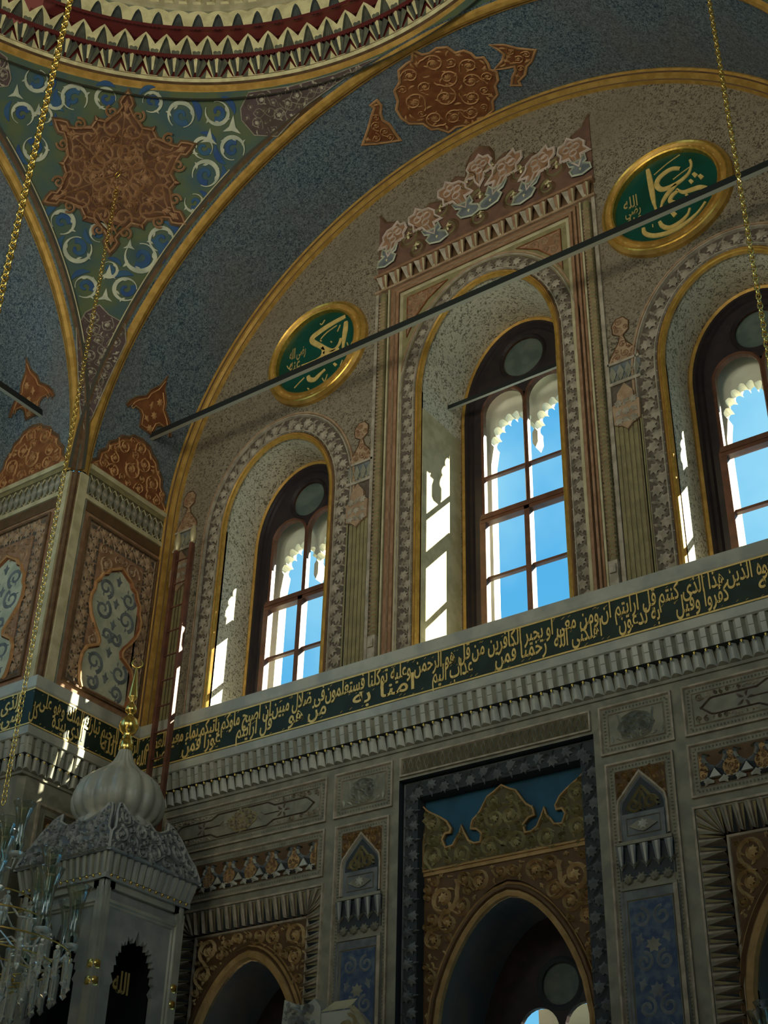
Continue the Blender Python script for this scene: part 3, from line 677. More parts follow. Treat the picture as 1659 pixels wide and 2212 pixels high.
for i in range(6):
    a = T[i]; b = T[(i+1) % 6]; m = ((a[0]+b[0])/2, (a[1]+b[1])/2); mid = (cc[0]+(m[0]-cc[0])*.86, cc[1]+(m[1]-cc[1])*.86)
    def mixp(p, q, t): return (p[0]+(q[0]-p[0])*t, p[1]+(q[1]-p[1])*t)
    ax, bx = subs(a, cc), subs(b, cc)
    def rel(k, ang, base=a): 
        v = subs(base, cc); c_, s_ = cos(ang), sin(ang); return (cc[0]+k*(v[0]*c_-v[1]*s_), cc[1]+k*(v[0]*s_+v[1]*c_))
    out += [a, rel(.93, -.055), rel(.86, -.10), rel(.80, -.07), rel(.74, -.13), rel(.68, -.26), rel(.64, -.36), mixp(cc, m, .80), mixp(cc, m, .86), mixp(cc, m, .80)]
    out += [rel(.64, .36, b), rel(.68, .26, b), rel(.74, .13, b), rel(.80, .07, b), rel(.86, .10, b), rel(.93, .055, b)]
mb.poly(FD, out, .0, .03, 'star_brown', 'brown', sub=1); sc = lambda k: [(cc[0]+(p[0]-cc[0])*k, cc[1]+(p[1]-cc[1])*k) for p in out]
mb.sweep(FD, out, [(.03, .012), (.0, .035), (-.02, .045), (-.045, .03)], ['brown', 'star_line', 'star_brown'], closed=True)
mb.sweep(FD, sc(.88), [(.0, .03), (-.012, .045), (-.024, .03)], 'star_line', closed=True)
for i in range(6):
    a = math.atan2(T[i][1]-cc[1], T[i][0]-cc[0]); L_ = hypot(T[i][0]-cc[0], T[i][1]-cc[1])
    for k, r in ((.28, .13), (.55, .11), (.74, .07)):
        for sg in (1, -1):
            mb.ridge(FD, spiral(cc[0]+L_*k*cos(a+sg*.22), cc[1]+L_*k*sin(a+sg*.22), r*1.25, a+sg*.5, sg, 1.3, 20), .036, .03, .022, 'star_line')
    mb.ridge(FD, [(cc[0]+L_*t*cos(a+.0), cc[1]+L_*t*sin(a)) for t in (.06, .3, .6, .85)], .02, .03, .016, 'star_line'); mb.leaf(FD, cc[0]+L_*.82*cos(a), cc[1]+L_*.82*sin(a), a-pi/2, .13, .03, .02, 'star_line', 1)
    b = a+pi/6; mb.ridge(FD, spiral(cc[0]+.45*cos(b), cc[1]+.45*sin(b), .14, b, 1, 1.5, 22), .02, .03, .02, 'star_line'); mb.ridge(FD, circle(cc[0]+.30*cos(b), cc[1]+.30*sin(b), .15, 20)+[(cc[0]+.30*cos(b)+.15, cc[1]+.30*sin(b))], .018, .03, .018, 'star_line')
    mb.leaf(FD, cc[0]+.1*cos(b), cc[1]+.1*sin(b), b-pi/2, .09, .03, .02, 'star_line', 1)
inn = [(cc[0]+(p[0]-cc[0])*.80, cc[1]+(p[1]-cc[1])*.80) for p in out]
scrolls(mb, FD, inn, .06, .19, .03, .022, 'star_line', .17, 77, 900)
mb.build('star_medallion', PEND)
mb = MB()       # dark corner fields with pale interlace
for pts, sd_ in (([(1040, 470), (1075, 400), (1250, 375), (1450, 320), (1640, 245), (1500, 330), (1330, 450), (1200, 590), (1100, 585), (1045, 520)], 3), ([(430, 1318), (470, 1360), (540, 1400), (545, 1480), (470, 1640), (400, 1800), (365, 1860), (345, 1750), (335, 1560), (330, 1420), (370, 1350)], 4), ([(-80, 170), (0, 228), (30, 250), (40, 300), (48, 340), (35, 372), (-30, 380), (-90, 300)], 5)):
    pg = [zz(*q) for q in pts]; mb.poly(FD, pg, .0, .012, 'purple_ground', sub=1); mb.ridge(FD, pg+[pg[0]], .016, .012, .008, 'carved_light')
    scrolls(mb, FD, pg, .035, .12, .012, .012, 'carved_light', .16, sd_, 700)
    n = len(pg); 
    ctr = [((pg[i][0]+pg[n-1-i][0])/2, (pg[i][1]+pg[n-1-i][1])/2) for i in range(1, n//2)]
    for sg in (1, -1):
        al = along(ctr, .05); N = len(al)
        mb.ridge(FD, [(x-sin(a)*sg*.07*sin(i*.9)*(1-i/N*.7), y+cos(a)*sg*.07*sin(i*.9)*(1-i/N*.7)) for i, (x, y, a) in enumerate(al)], .014, .012, .012, 'carved_light')
mb.build('painted_interlace', PEND)
mb = MB(); mb.tube([Vector(ell(HOOK, .985))+Vector((.05*cos(t), 0, .05*sin(t)-.03)) for t in [2*pi*i/14 for i in range(14)]], .011, 'brass', 6, closed=True)
mb.build('hook_ring', PEND)
# ------------------------------------------------------------------ vault medallion and palmettes
zs2 = lambda x, y: PS(600+x/2.765, y/2.765)
def vault_paint(pts, nm, seed, inner=True, dense=.17):
    A = [zs2(*p) for p in pts]; A = [(a*4.9, y) for a, y in A]; fr = lambda s, t, d: FS(s/4.9, t, d)
    mb = MB(); mb.poly(fr, A, 0, .012, 'red_deep', sub=1); mb.sweep(fr, A, [(.03, .006), (0, .016), (-.02, .02), (-.035, .012)], ['brown', 'orange_line', 'orange_line'], closed=True)
    scrolls(mb, fr, A, .05, dense, .012, .014, 'orange_line', .16, seed, 700)
    return mb.build(nm, V1)
vault_paint([(810, 305), (860, 330), (910, 320), (950, 290), (1010, 285), (1060, 320), (1110, 305), (1150, 320), (1180, 350), (1225, 345), (1250, 380), (1260, 415), (1300, 430), (1308, 475), (1290, 510), (1305, 560), (1275, 600), (1280, 650), (1235, 690), (1190, 700), (1180, 755), (1110, 740), (1060, 750), (1020, 780), (960, 760), (920, 765), (870, 730), (790, 730), (745, 700), (715, 650), (725, 600), (705, 540), (735, 490), (730, 420), (770, 385), (810, 360)], 'painted_rosette', 11)
vault_paint([(1270, 265), (1350, 270), (1430, 290), (1530, 300), (1510, 360), (1480, 390), (1470, 440), (1430, 480), (1440, 500), (1405, 500), (1410, 460), (1430, 420), (1420, 385), (1350, 400), (1300, 410), (1350, 360), (1360, 320), (1320, 285)], 'painted_palmette', 12, dense=.08)
vault_paint([(515, 855), (545, 770), (570, 680), (585, 640), (565, 625), (590, 605), (610, 630), (605, 680), (620, 720), (660, 745), (690, 790), (720, 830), (660, 840), (590, 850)], 'painted_palmette', 13, dense=.08)

def pier_low(f):
    mb = MB(); x0, x1, z0, z1 = .28, 1.55, 2.2, 6.35
    mb.sweep(f, [(x0, z0), (x0, z1), (x1, z1), (x1, z0)], [(0, 0), (0, .03), (-.03, .03), (-.05, 0)], 'carved_light', closed=True)
    mb.sweep(f, [(x0+.1, z0+.1), (x0+.1, z1-.1), (x1-.1, z1-.1), (x1-.1, z0+.1)], [(0, 0), (0, .02), (-.02, .02), (-.03, 0)], 'stone_grey', closed=True)
    c = (x0+x1)/2; pa = pointed(c, .42, z0+.2, 5.2, .62); sp = [(x0+.14, 4.6), (x0+.14, z1-.14), (x1-.14, z1-.14), (x1-.14, 4.6)]+[q for q in reversed(pa) if q[1] > 4.6]
    mb.poly(f, sp, 0, .008, 'ochre_ground'); scrolls(mb, f, sp, .03, .12, .008, .03, 'ochre', .28, 15, 700)
    mb.sweep(f, pa, [(0, 0), (0, .035), (.03, .035), (.045, 0)], 'ochre'); mb.build('carved_panel', PIER)
pier_low(FPa); pier_low(FLa)

# ================================================================== dome ring and muqarnas
NP = 108
def ringpt(R, z, a): return (R*sin(a), YC+R*cos(a), z)
def lath(mb, prof, mats, n=216):
    for k in range(len(prof)-1):
        (r0, z0), (r1, z1) = prof[k], prof[k+1]
        mb.add([ringpt(r, z, 2*pi*i/n) for i in range(n) for r, z in ((r0, z0), (r1, z1))], [[2*i, 2*i+1, (2*i+3) % (2*n), (2*i+2) % (2*n)] for i in range(n)], mats[k] if isinstance(mats, list) else mats, True)
mb = MB()
lath(mb, [(5.03, 15.36), (5.06, 15.44), (5.10, 15.50), (5.12, 15.56), (5.15, 15.60), (5.12, 15.66), (5.06, 15.70), (5.02, 15.71), (4.99, 15.73), (4.98, 15.76)], ['pend_dark', 'cream', 'pend_dark', 'brown', 'gold_paint', 'gold_paint', 'brown', 'muq_cream', 'muq_cream'])
st(mb, 'trim_5', 'gilded ring moulding under the stalactite cornice of the dome', 'moulding')
def quad(mb, P, mat): mb.add(P, [list(range(len(P)))], mat)
# the stalactite cells follow a leaning profile: q(v) -> (radius, height)
PR = [(4.985, 15.76), (4.93, 16.04), (4.80, 16.10), (4.72, 16.50), (4.56, 16.56), (4.50, 16.90), (4.40, 17.05)]
def tier(name, label, fn):
    mb = MB(); 
    for k in range(NP): fn(mb, 2*pi*k/NP, 2*pi/NP)
    return st(mb, name, label, 'cornice')
def g(r, z, a): return ringpt(r, z, a)
def t1(mb, a, w):    # folded fans standing on the ring
    r0, z0 = 4.985, 15.74; r1, z1 = 4.945, 16.03
    quad(mb, [g(r0, z0, a), g(r0, z0, a+w), g(r0, z1+.02, a+w), g(r0, z1+.02, a)], 'maroon')
    c = a+w/2
    xs = [-.5, -.40, -.26, -.13, .07, .19, .36, .5]; mt = ['muq_cream', 'muq_grey', 'muq_dark', 'muq_cream', 'muq_grey', 'muq_dark', 'muq_grey']; rs = [0, .045, .01, .06, .06, .01, .05, 0]
    tp = [g(r1-rs[i], z1+(.02 if i in (3, 4) else 0)-(.03 if i in (0, 7) else 0), c+x*w) for i, x in enumerate(xs)]
    bt = [g(r0-.012, z0+.02+(.09 if i in (3, 4) else 0), c+x*w*(.34)) for i, x in enumerate(xs)]
    for i in range(7): quad(mb, [bt[i], bt[i+1], tp[i+1], tp[i]], mt[i])
    quad(mb, tp+[g(r0, z1, a+w), g(r0, z1, a)], 'muq_grey')
    quad(mb, [g(r0-.01, z0, a+.30*w), g(r0-.01, z0, a), g(r0-.01, z0+.17, a)], 'muq_cream'); quad(mb, [g(r0-.01, z0, a+w*.74), g(r0-.01, z0, a+w), g(r0-.01, z0+.17, a+w)], 'muq_grey')
def nich(mb, a, w, r0, z0, r1, z1, below, off_, pt, grey):
    # maroon drops at the foot, cream hood with a fluted pointed niche, saw-toothed top
    a = a+off_*w; c = a+w/2; hz = z1-z0
    def q(x, t, dr=0): return g(r0+(r1-r0)*t-dr, z0+hz*t, c+x*w)
    lo = -below/hz
    mb.add([q(-.5, lo, -.05), q(.5, lo, -.05), q(.5, 1.7 if pt else 1.05, -.10), q(-.5, 1.7 if pt else 1.05, -.10)], [[0, 1, 2, 3]], 'maroon')
    aw = .29; e = 1.0 if pt else .55; n = 6
    arc = [(-aw*(1-k/n)**(.75 if pt else .55), .93*(k/n)) for k in range(n+1)]; arc += [(-x, t) for x, t in reversed(arc[:-1])]
    top = [(-.5, 0), (-.5, .46), (-.36, .66), (-.18, .88), (0, 1.06), (.18, .88), (.36, .66), (.5, .46), (.5, 0)] if pt else [(-.5, 0), (-.5, .95), (-.25, 1.1), (0, 1.15), (.25, 1.1), (.5, .95), (.5, 0)]
    L_ = [Vector((x, t, 0)) for x, t in top]+[Vector((x, t, 0)) for x, t in reversed(arc)]
    mb.add([q(v.x, v.y, .03) for v in L_], [list(t) for t in tessellate_polygon([L_])], 'muq_cream')
    m = len(arc)                                             # fluted half cone, receding behind the hood
    for i in range(m-1): quad(mb, [q(arc[i][0], arc[i][1], .03), q(arc[i+1][0], arc[i+1][1], .03), q(arc[i+1][0]*.9, arc[i+1][1]*.97, -.02), q(arc[i][0]*.9, arc[i][1]*.97, -.02)], grey)
    N = 10
    for i in range(N):
        x0, x1 = -aw+2*aw*i/N, -aw+2*aw*(i+1)/N
        quad(mb, [q(x0, 0, -.005-.012*(i % 2)), q(x1, 0, -.005-.012*((i+1) % 2)), q(x1*.55, .62, -.02), q(x0*.55, .62, -.02)], 'muq_dark' if i % 2 else grey)
        quad(mb, [q(x0*.55, .62, -.02), q(x1*.55, .62, -.02), q(0, .95, -.02)], 'muq_dark' if i % 2 else grey)
    quad(mb, [q(-.86*aw, .0, -.021), q(.86*aw, .0, -.021), q(.5*aw, .8, -.024), q(-.5*aw, .8, -.024)], grey)
    if pt:
        for x0, x1 in ((-.5, -.31), (.31, .5)): quad(mb, [q(x0, 0, .034), q(x1, 0, .034), q(x1, .16, .034), q((x0+x1)/2, .21, .034), q(x0, .16, .034)], 'muq_grey')
    for x0, x1 in ((-.30, -.1), (-.1, .1), (.1, .30), (.30, .5), (-.5, -.30)):     # maroon drops
        xm = (x0+x1)/2; quad(mb, [q(x0, .01, .034), q(x0, -.16, .03), q(xm, -.24, .03), q(x1, -.16, .03), q(x1, .01, .034)], 'maroon')
tier('dome_cornice', 'lowest row of folded grey and cream stalactite fans above the gilded ring', t1)
tier('dome_cornice', 'middle row of tall pointed fluted stalactite niches over maroon drops', lambda mb, a, w: nich(mb, a, w, 4.90, 16.08, 4.80, 16.34, .06, .5, True, 'muq_grey'))
tier('dome_cornice', 'upper row of rounded fluted stalactite niches under the carved dome band', lambda mb, a, w: nich(mb, a, w, 4.74, 16.46, 4.66, 16.65, .14, 0, False, 'niche_grey'))
mb = MB()
lath(mb, [(4.70, 16.70), (4.62, 16.675), (4.585, 16.69), (4.61, 16.71), (4.57, 16.73), (4.50, 17.06), (4.43, 17.08)]+[(4.43*cos(pi/2*k/10), 17.08+4.4*sin(pi/2*k/10)) for k in range(1, 11)], ['cream']*5+['olive']+['cream']*11)
fr = lambda s, t, d: ringpt(4.565-(t-17.15)*.21-d, t-.40, s/4.4)
for k in range(150):
    s = k*2*pi*4.4/150; mb.ridge(fr, [(s, 17.16), (s+.1, 17.16), (s+.1, 17.28), (s+.02, 17.28), (s+.02, 17.40), (s+.14, 17.40)], .032, 0, .03, 'muq_cream'); mb.ridge(fr, [(s+.05, 17.2), (s+.13, 17.34)], .03, 0, .03, 'cream')
st(mb, 'ceiling_dome', 'cream dome with a carved key band above the stalactites', 'ceiling')

# ================================================================== marble ledge, inscription bands, stalactite cornice
B = .163
def run(fr, s0, s1, b, nm, lab, miter0=0, miter1=0):
    # profile from top lip to bottom; s0,s1 at the wall, mitred by depth
    def F2(s, t, d): k = (s-s0)/(s1-s0); return fr(s+(-d*miter0*(1-k))+(d*miter1*k), t, d)
    mb = MB()
    for (t0, d0), (t1, d1), mt in (((7.74, 0), (7.71, b), 'marble'), ((7.71, b), (Z1+.02, b), 'marble'), ((Z1+.02, b), (Z1, b-.01), 'marble'), ((Z1, b-.01), (Z2, b-.01), 'band_ground'), ((Z2, b-.01), (Z2-.015, b+.005), 'marble'), ((Z2-.015, b+.005), (7.0, b), 'marble'), ((7.0, b), (6.985, b-.02), 'marble')):
        mb.add([F2(s0, t0, d0), F2(s1, t0, d0), F2(s1, t1, d1), F2(s0, t1, d1)], [[0, 1, 2, 3]], mt)
    for t in (Z1-.012, Z2+.012): mb.add([F2(s0, t-.009, b-.004), F2(s1, t-.009, b-.004), F2(s1, t+.009, b-.004), F2(s0, t+.009, b-.004)], [[0, 1, 2, 3]], 'letter_gold')
    o = st(mb, nm, lab, 'ledge'); return o, F2
def cornice(F2, s0, s1, b, nm, lab, flip=False):
    mb = MB(); P_ = .115; n = int((s1-s0)/P_); P_ = (s1-s0)/n; bd = []
    for k in range(n):
        s = s0+(k+.5)*P_; w = P_/2
        # upper flutes: folded pilasters, leaning back from the band to the wall
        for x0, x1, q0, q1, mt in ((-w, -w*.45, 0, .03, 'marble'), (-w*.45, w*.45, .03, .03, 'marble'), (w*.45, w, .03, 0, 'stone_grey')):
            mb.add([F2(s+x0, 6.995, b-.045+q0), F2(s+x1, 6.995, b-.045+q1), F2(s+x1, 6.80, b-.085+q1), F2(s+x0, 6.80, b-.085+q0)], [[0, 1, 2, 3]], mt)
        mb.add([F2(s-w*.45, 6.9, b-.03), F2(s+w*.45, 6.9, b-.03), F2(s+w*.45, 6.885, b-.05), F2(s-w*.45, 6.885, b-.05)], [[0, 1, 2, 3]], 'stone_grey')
        # notch coloured dark for its shadow, then lower shells
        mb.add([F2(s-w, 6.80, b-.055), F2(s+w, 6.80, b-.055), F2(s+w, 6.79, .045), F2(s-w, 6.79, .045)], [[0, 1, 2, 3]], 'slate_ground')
        m = 6; top = []; bot = []
        for i in range(m+1):
            x = -w+2*w*i/m; bul = .035*sin(pi*i/m); top.append(F2(s+x*.72, 6.79, .05+bul)); bot.append(F2(s+x, 6.63+.018*sin(pi*i/m), .012+bul*1.3))
        mb.add(top+bot, [[i, i+1, m+2+i, m+1+i] for i in range(m)], 'marble', True)
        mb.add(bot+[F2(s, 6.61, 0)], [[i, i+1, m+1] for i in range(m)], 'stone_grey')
        bd.append((s, 6.775, b-.055))
    mb.add([F2(s0, 6.62, .02), F2(s1, 6.62, .02), F2(s1, 6.59, .02), F2(s0, 6.59, .02)], [[0, 1, 2, 3]], 'stone_grey')
    mb.add([F2(s0, 6.59, .02), F2(s1, 6.59, .02), F2(s1, 6.585, 0), F2(s0, 6.585, 0)], [[0, 1, 2, 3]], 'stone_grey')
    mb.add([F2(s0, 7.0, 0.02), F2(s1, 7.0, .02), F2(s1, 6.6, .01), F2(s0, 6.6, .01)], [[0, 1, 2, 3]], 'stone_grey')
    o = st(mb, nm, lab, 'cornice')
    for (s, t, d) in bd: bead(F2(s, t, d), o)
VERSE = 'انما انا نذير مبين فلما راوه زلفة سيئت وجوه الذين كفروا وقيل هذا الذى كنتم به تدعون قل ارايتم ان اهلكنى الله ومن معى او رحمنا فمن يجير الكافرين من عذاب اليم قل هو الرحمن امنا به وعليه توكلنا فستعلمون من هو فى ضلال مبين قل ارايتم ان اصبح ماوكم غورا فمن ياتيكم بماء معين صدق الله العظيم'
V2T = 'بسم الله الرحمن الرحيم تبارك الذى بيده الملك وهو على كل'
V3T = 'شىء قدير الذى خلق الموت والحيوة'
def inscribe(F2, s0, s1, b, text, parent, mat='letter_gold'):
    w = text.split(); groups = []; i = 0; k = 0
    while i < len(w): n = 2+(k % 2); groups.append(w[i:i+n]); i += n; k += 1
    geo = []
    for g_ in groups:
        v, f = text_geo(ar(' '.join(g_)), .013); xs = [p[0] for p in v]; geo.append((v, f, max(xs)-min(xs)))
    # stacked pairs: first group low, next group high, running from right to left
    pairs = [geo[j:j+2] for j in range(0, len(geo), 2)]; cl = [max(q[2] for q in p)+.15 for p in pairs]
    tot = sum(cl); x = s1; mb = MB(); R = random.Random(4); L_ = s1-s0
    for p, c in zip(pairs, cl):
        wd_ = L_*c/tot; a1 = x; a0 = x-wd_; x = a0
        for q, (v, f, ww) in enumerate(p):
            ws = wd_*max(.70, ww/c)*1.0; t0_, t1_ = ((Z2-.005, Z2+.30) if q == 0 else (Z2+.165, Z1+.01)); e1 = a1-(.0 if q == 0 else .04*wd_)
            letter(mb, F2, '', e1-ws+.01, t0_, e1, t1_, b-.009, .007+.002*q, mat, geo=(v, f), fit=False)
        for j in range(int(wd_/.05)):       # small vowel marks between the letters
            sx = R.uniform(a0, a1); sz = R.choice((Z2+.04, Z2+.22, Z1-.05, Z1-.06))+R.uniform(-.015, .015); q = R.uniform(.008, .02)
            mb.ridge(F2, [(sx, sz), (sx+q*1.6, sz+q)], .007, b-.009, .004, mat)
    return mb.build('lettering', parent)
BEAD = []
def bead(pos, parent):
    if not BEAD:
        mb = MB(); r = .017; mb.add([(r*cos(a)*cos(e), r*sin(a)*cos(e), r*sin(e)) for e in (-1.2, -.4, .4, 1.2) for a in [2*pi*i/7 for i in range(7)]], [[e*7+i, e*7+(i+1) % 7, e*7+7+(i+1) % 7, e*7+7+i] for e in range(3) for i in range(7)]+[list(range(7)), list(range(21, 28))], 'brass', True)
        o = mb.build('gilt_bead'); BEAD.append(o.data)
    else: o = bpy.data.objects.new('gilt_bead', BEAD[0]); COL.objects.link(o)
    o.parent = parent; o.location = Vector(pos)-parent.location; return o
lg, F2b = run(FB, -5.0, 5.0, B, 'ledge_back', 'marble ledge under the three windows with a dark green band of gilt lettering', 0, 0)
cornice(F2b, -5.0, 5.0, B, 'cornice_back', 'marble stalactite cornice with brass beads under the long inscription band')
inscribe(F2b, -4.9, 4.35, B, VERSE, lg)
BP = .13
lp, F2p = run(FP, -D, 0, BP, 'ledge_pier', 'marble ledge and gilt lettered band on the sunlit side of the corner pier', 1, 0)
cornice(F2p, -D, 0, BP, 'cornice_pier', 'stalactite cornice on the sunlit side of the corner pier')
inscribe(F2p, -D-.05, -.1, BP, V2T, lp)
ll, F2l = run(lambda s, t, d: FL(-s, t, d), 5.0, 6.72, BP, 'ledge_pier_left', 'marble ledge and lettered band on the shaded left side of the corner pier', 1, 0)
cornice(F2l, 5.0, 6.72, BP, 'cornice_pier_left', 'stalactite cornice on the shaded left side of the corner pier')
inscribe(lambda s, t, d: FL(s, t, d), -6.7, -5.06, BP, V3T, ll)

# ================================================================== windows
def window(i, w, c, rail, thin, lz, label):
    t = empty('window_%d' % i, (c, w['Y'], w['z0']), kind='structure', label=label, category='window')
    Y = w['Y']; fr = FBo(-Y); cx, hx, sp, b = c, w['hx'], w['sp'], w['b']; lr = .285*hx/.93; g0 = .03; lx = (cx-lr-g0, cx+lr+g0)
    out_ = arch(w['cx'], hx, 7.72, sp, b); zc = w['zc']; rc = w['rc']
    hs = [circle(cx, zc, rc, 30)]
    for x in lx: hs.append([(x-lr, 7.78), (x-lr, lz)]+[(x-lr*cos(pi*k/14), lz+lr*sin(pi*k/14)) for k in range(1, 14)]+[(x+lr, lz), (x+lr, 7.78)])
    mb = MB(); mb.poly(fr, out_, -.07, 0, 'wood_dark', 'wood_dark', holes=hs, hside='wood')
    mb.sweep(fr, off(out_, -.05), [(0, 0), (-.015, .04), (-.05, .05), (-.07, .02), (-.11, .03), (-.13, 0)], 'wood_dark')
    mb.sweep(fr, circle(cx, zc, rc+.02, 30), [(-.03, 0), (0, .03), (.03, .0)], 'wood_dark', closed=True)
    for x in lx: mb.sweep(fr, [(x-lr-.02, 7.8), (x-lr-.02, lz)]+[(x-(lr+.02)*cos(pi*k/14), lz+(lr+.02)*sin(pi*k/14)) for k in range(1, 14)]+[(x+lr+.02, lz), (x+lr+.02, 7.8)], [(-.02, 0), (0, .02), (.02, 0)], 'wood')
    place(mb.build('window_frame'), t)
    mb = MB(); mb.poly(FBo(-Y-.04), circle(cx, zc, rc, 30), -.01, 0, 'dull_glass'); place(mb.build('round_pane'), t)
    mb = MB()
    x0, x1 = lx[0]-lr-.03, lx[1]+lr+.03
    mb.rect(fr, x0, rail-.06, x1, rail+.06, -.05, .05, 'wood'); mb.rect(fr, x0, rail-.015, x1, rail+.02, .05, .065, 'wood')
    mb.rect(fr, cx-.035, 7.75, cx+.035, rail, -.05, .05, 'wood'); mb.rect(fr, x0-.02, 7.75, x0+.06, rail, -.05, .045, 'wood'); mb.rect(fr, x1-.06, 7.75, x1+.02, rail, -.05, .045, 'wood'); mb.rect(fr, x0, 7.7, x1, 7.84, -.05, .05, 'wood')
    place(mb.build('sash'), t)
    mb = MB()
    for z in thin: mb.rect(fr, x0, z-.016, x1, z+.016, -.06, .0, 'wood')
    mb.rect(fr, cx-.02, rail, cx+.02, lz+.12, -.06, .0, 'wood'); place(mb.build('glazing_bar'), t)
    zs_ = [7.78]+sorted(thin+[rail])+[lz+lr]
    for x in lx:
        for a, b_ in zip(zs_[:-1], zs_[1:]):
            mb = MB(); mb.rect(FBo(-Y-.02), x-lr-.01, a, x+lr+.01, b_, -.004, 0, 'pane'); place(mb.build('pane'), t)
    # outer stone screen: two cusped heads meeting in a hanging drop, open below
    R_ = lr+.03; hole = [(lx[0]-R_*1.02, 7.5), (lx[0]-R_*1.02, lz-.62)]
    for x in lx:
        N = 8; r0 = R_*.88; cus = [(x-r0*cos(pi*k/N), lz-.36+(r0+.12)*sin(pi*k/N)**.8) for k in range(N+1)]
        if x == lx[1]: hole.append((cus[0][0], lz-.52))
        for k in range(N):
            p, q = cus[k], cus[k+1]; L2 = hypot(q[0]-p[0], q[1]-p[1]); nx, ny = -(q[1]-p[1])/L2, (q[0]-p[0])/L2
            for j in range(0, 6): s_ = j/6; hole.append((p[0]+(q[0]-p[0])*s_+nx*.05*sin(pi*s_), p[1]+(q[1]-p[1])*s_+ny*.05*sin(pi*s_)))
            if k < N-1: hole.append((q[0]-nx*.02, q[1]-.035))
        hole.append(cus[-1])
        if x == lx[0]: hole += [(cus[-1][0], lz-.52), (cx, lz-.60)]
    hole += [(lx[1]+R_*1.5, lz-.62), (lx[1]+R_*1.5, 7.5)]
    o2 = [(lx[0]-R_*1.8, 7.4), (lx[0]-R_*1.8, lz+.6), (lx[1]+R_*1.8, lz+.6), (lx[1]+R_*1.8, 7.4)]
    mb = MB(); mb.poly(FBo(-Y-.24), o2, -.14, 0, 'stone_out', holes=[hole]); place(mb.build('stone_screen'), t)
    return t
WC.update(zc=12.07, rc=.30); WL.update(zc=10.84, rc=.26); WR.update(zc=10.84, rc=.26)
window(1, WL, -3.085, 9.36, [8.62], 10.33, 'arched window at the left of the wall, nearest the ladder')
window(2, WC, .02, 9.79, [10.41, 8.98], 11.39, 'tallest arched window in the middle of the wall inside a square frame')
window(3, WR, 3.115, 9.36, [8.62], 10.33, 'arched window at the right edge, seen in part')

# surrounds: gilt roll, leaf border, outer lines
def surround(w, nm, lab, lw, low):
    mb = MB(); A = warch(w, 0, 7.72)
    mb.sweep(FB, A, [(0, -.03), (0, .0), (.015, .03), (.035, .035), (.055, .015), (.06, .012), (.075, .03), (.095, .012), (.10, 0)], ['gold_paint', 'gold_paint', 'gilt', 'gold_paint', 'brown', 'gold_paint', 'brown', 'brown'])
    o = st(mb, nm, lab, 'moulding')
    mb = MB(); mb.sweep(FB, A, [(.10, .004), (.10+lw+.02, .004)], 'carved_ground')
    leaf_border(mb, FB, off(A, .10+lw/2), lw, .004, .045, 'carved_light', .135)
    for a in (.10, .13+lw): mb.sweep(FB, A, [(a, 0), (a+.01, .03), (a+.022, .03), (a+.03, 0)], 'carved_light')
    mb.sweep(FB, A, [(.165+lw, 0), (.175+lw, .02), (.195+lw, .02), (.20+lw, 0)], 'terra_pale')
    mb.build('leaf_border', o)
    # inner roll where the reveal meets the timber
    mb = MB(); fr = FBo(-w['Y']+.04)
    mb.sweep(fr, warch(w, -.0, 7.72), [(0, -.02), (-.03, .01), (-.06, 0), (-.085, -.02)], 'gold_paint'); mb.build('inner_roll', o)
    return o
surround(WL, 'trim_6', 'gilded surround and leaf border of the left window', .20, 0)
so = surround(WC, 'trim_7', 'gilded surround and leaf border of the tall middle window', .17, 0)
surround(WR, 'trim_8', 'gilded surround and leaf border of the right window', .20, 0)
# square frame round the middle window
t = empty('window_canopy', (0, 0, 7.7), label='carved and painted frame with a crown of palmettes round the tall middle window', category='frame')
mb = MB(); A = warch(WC, .30, 7.75); R1 = [(-1.245, 7.75), (-1.245, 13.06), (1.245, 13.06), (1.245, 7.75)]
top = [p_ for p_ in A if p_[1] > 11.25]
mb.poly(FB, [(-1.245, 11.25), (-1.245, 13.06), (1.245, 13.06), (1.245, 11.25)]+[(p_[0], p_[1]) for p_ in reversed(top)], 0, .012, 'olive')
mb.sweep(FB, R1, [(0, 0), (0, .02), (-.03, .03), (-.045, .012)], 'cream')
place(mb.build('spandrel'), t)
for sg in (-1, 1):
    mb = MB(); P_ = [(sg*1.13, 12.93), (sg*1.13, 12.25), (sg*.98, 12.55), (sg*.80, 12.75), (sg*.50, 12.93)]
    mb.poly(FB, P_, .012, .02, 'terracotta'); mb.sweep(FB, P_ if sg < 0 else P_[::-1], [(0, .012), (0, .03), (.012, .03), (.02, .012)], 'red_deep', closed=True)
    scrolls(mb, FB, P_, .03, .09, .02, .015, 'terra_pale', .22, 3, 200); place(mb.build('spandrel_ornament'), t)
mb = MB()
mb.sweep(FB, R1, [(0, .0), (.01, .035), (.05, .04), (.055, .02), (.07, .02), (.08, .045), (.11, .045), (.12, .02), (.145, .02), (.15, 0)], ['brown', 'terracotta', 'brown', 'brown', 'terra_pale', 'terracotta', 'brown', 'terracotta', 'brown'])
place(mb.build('frame_moulding'), t)
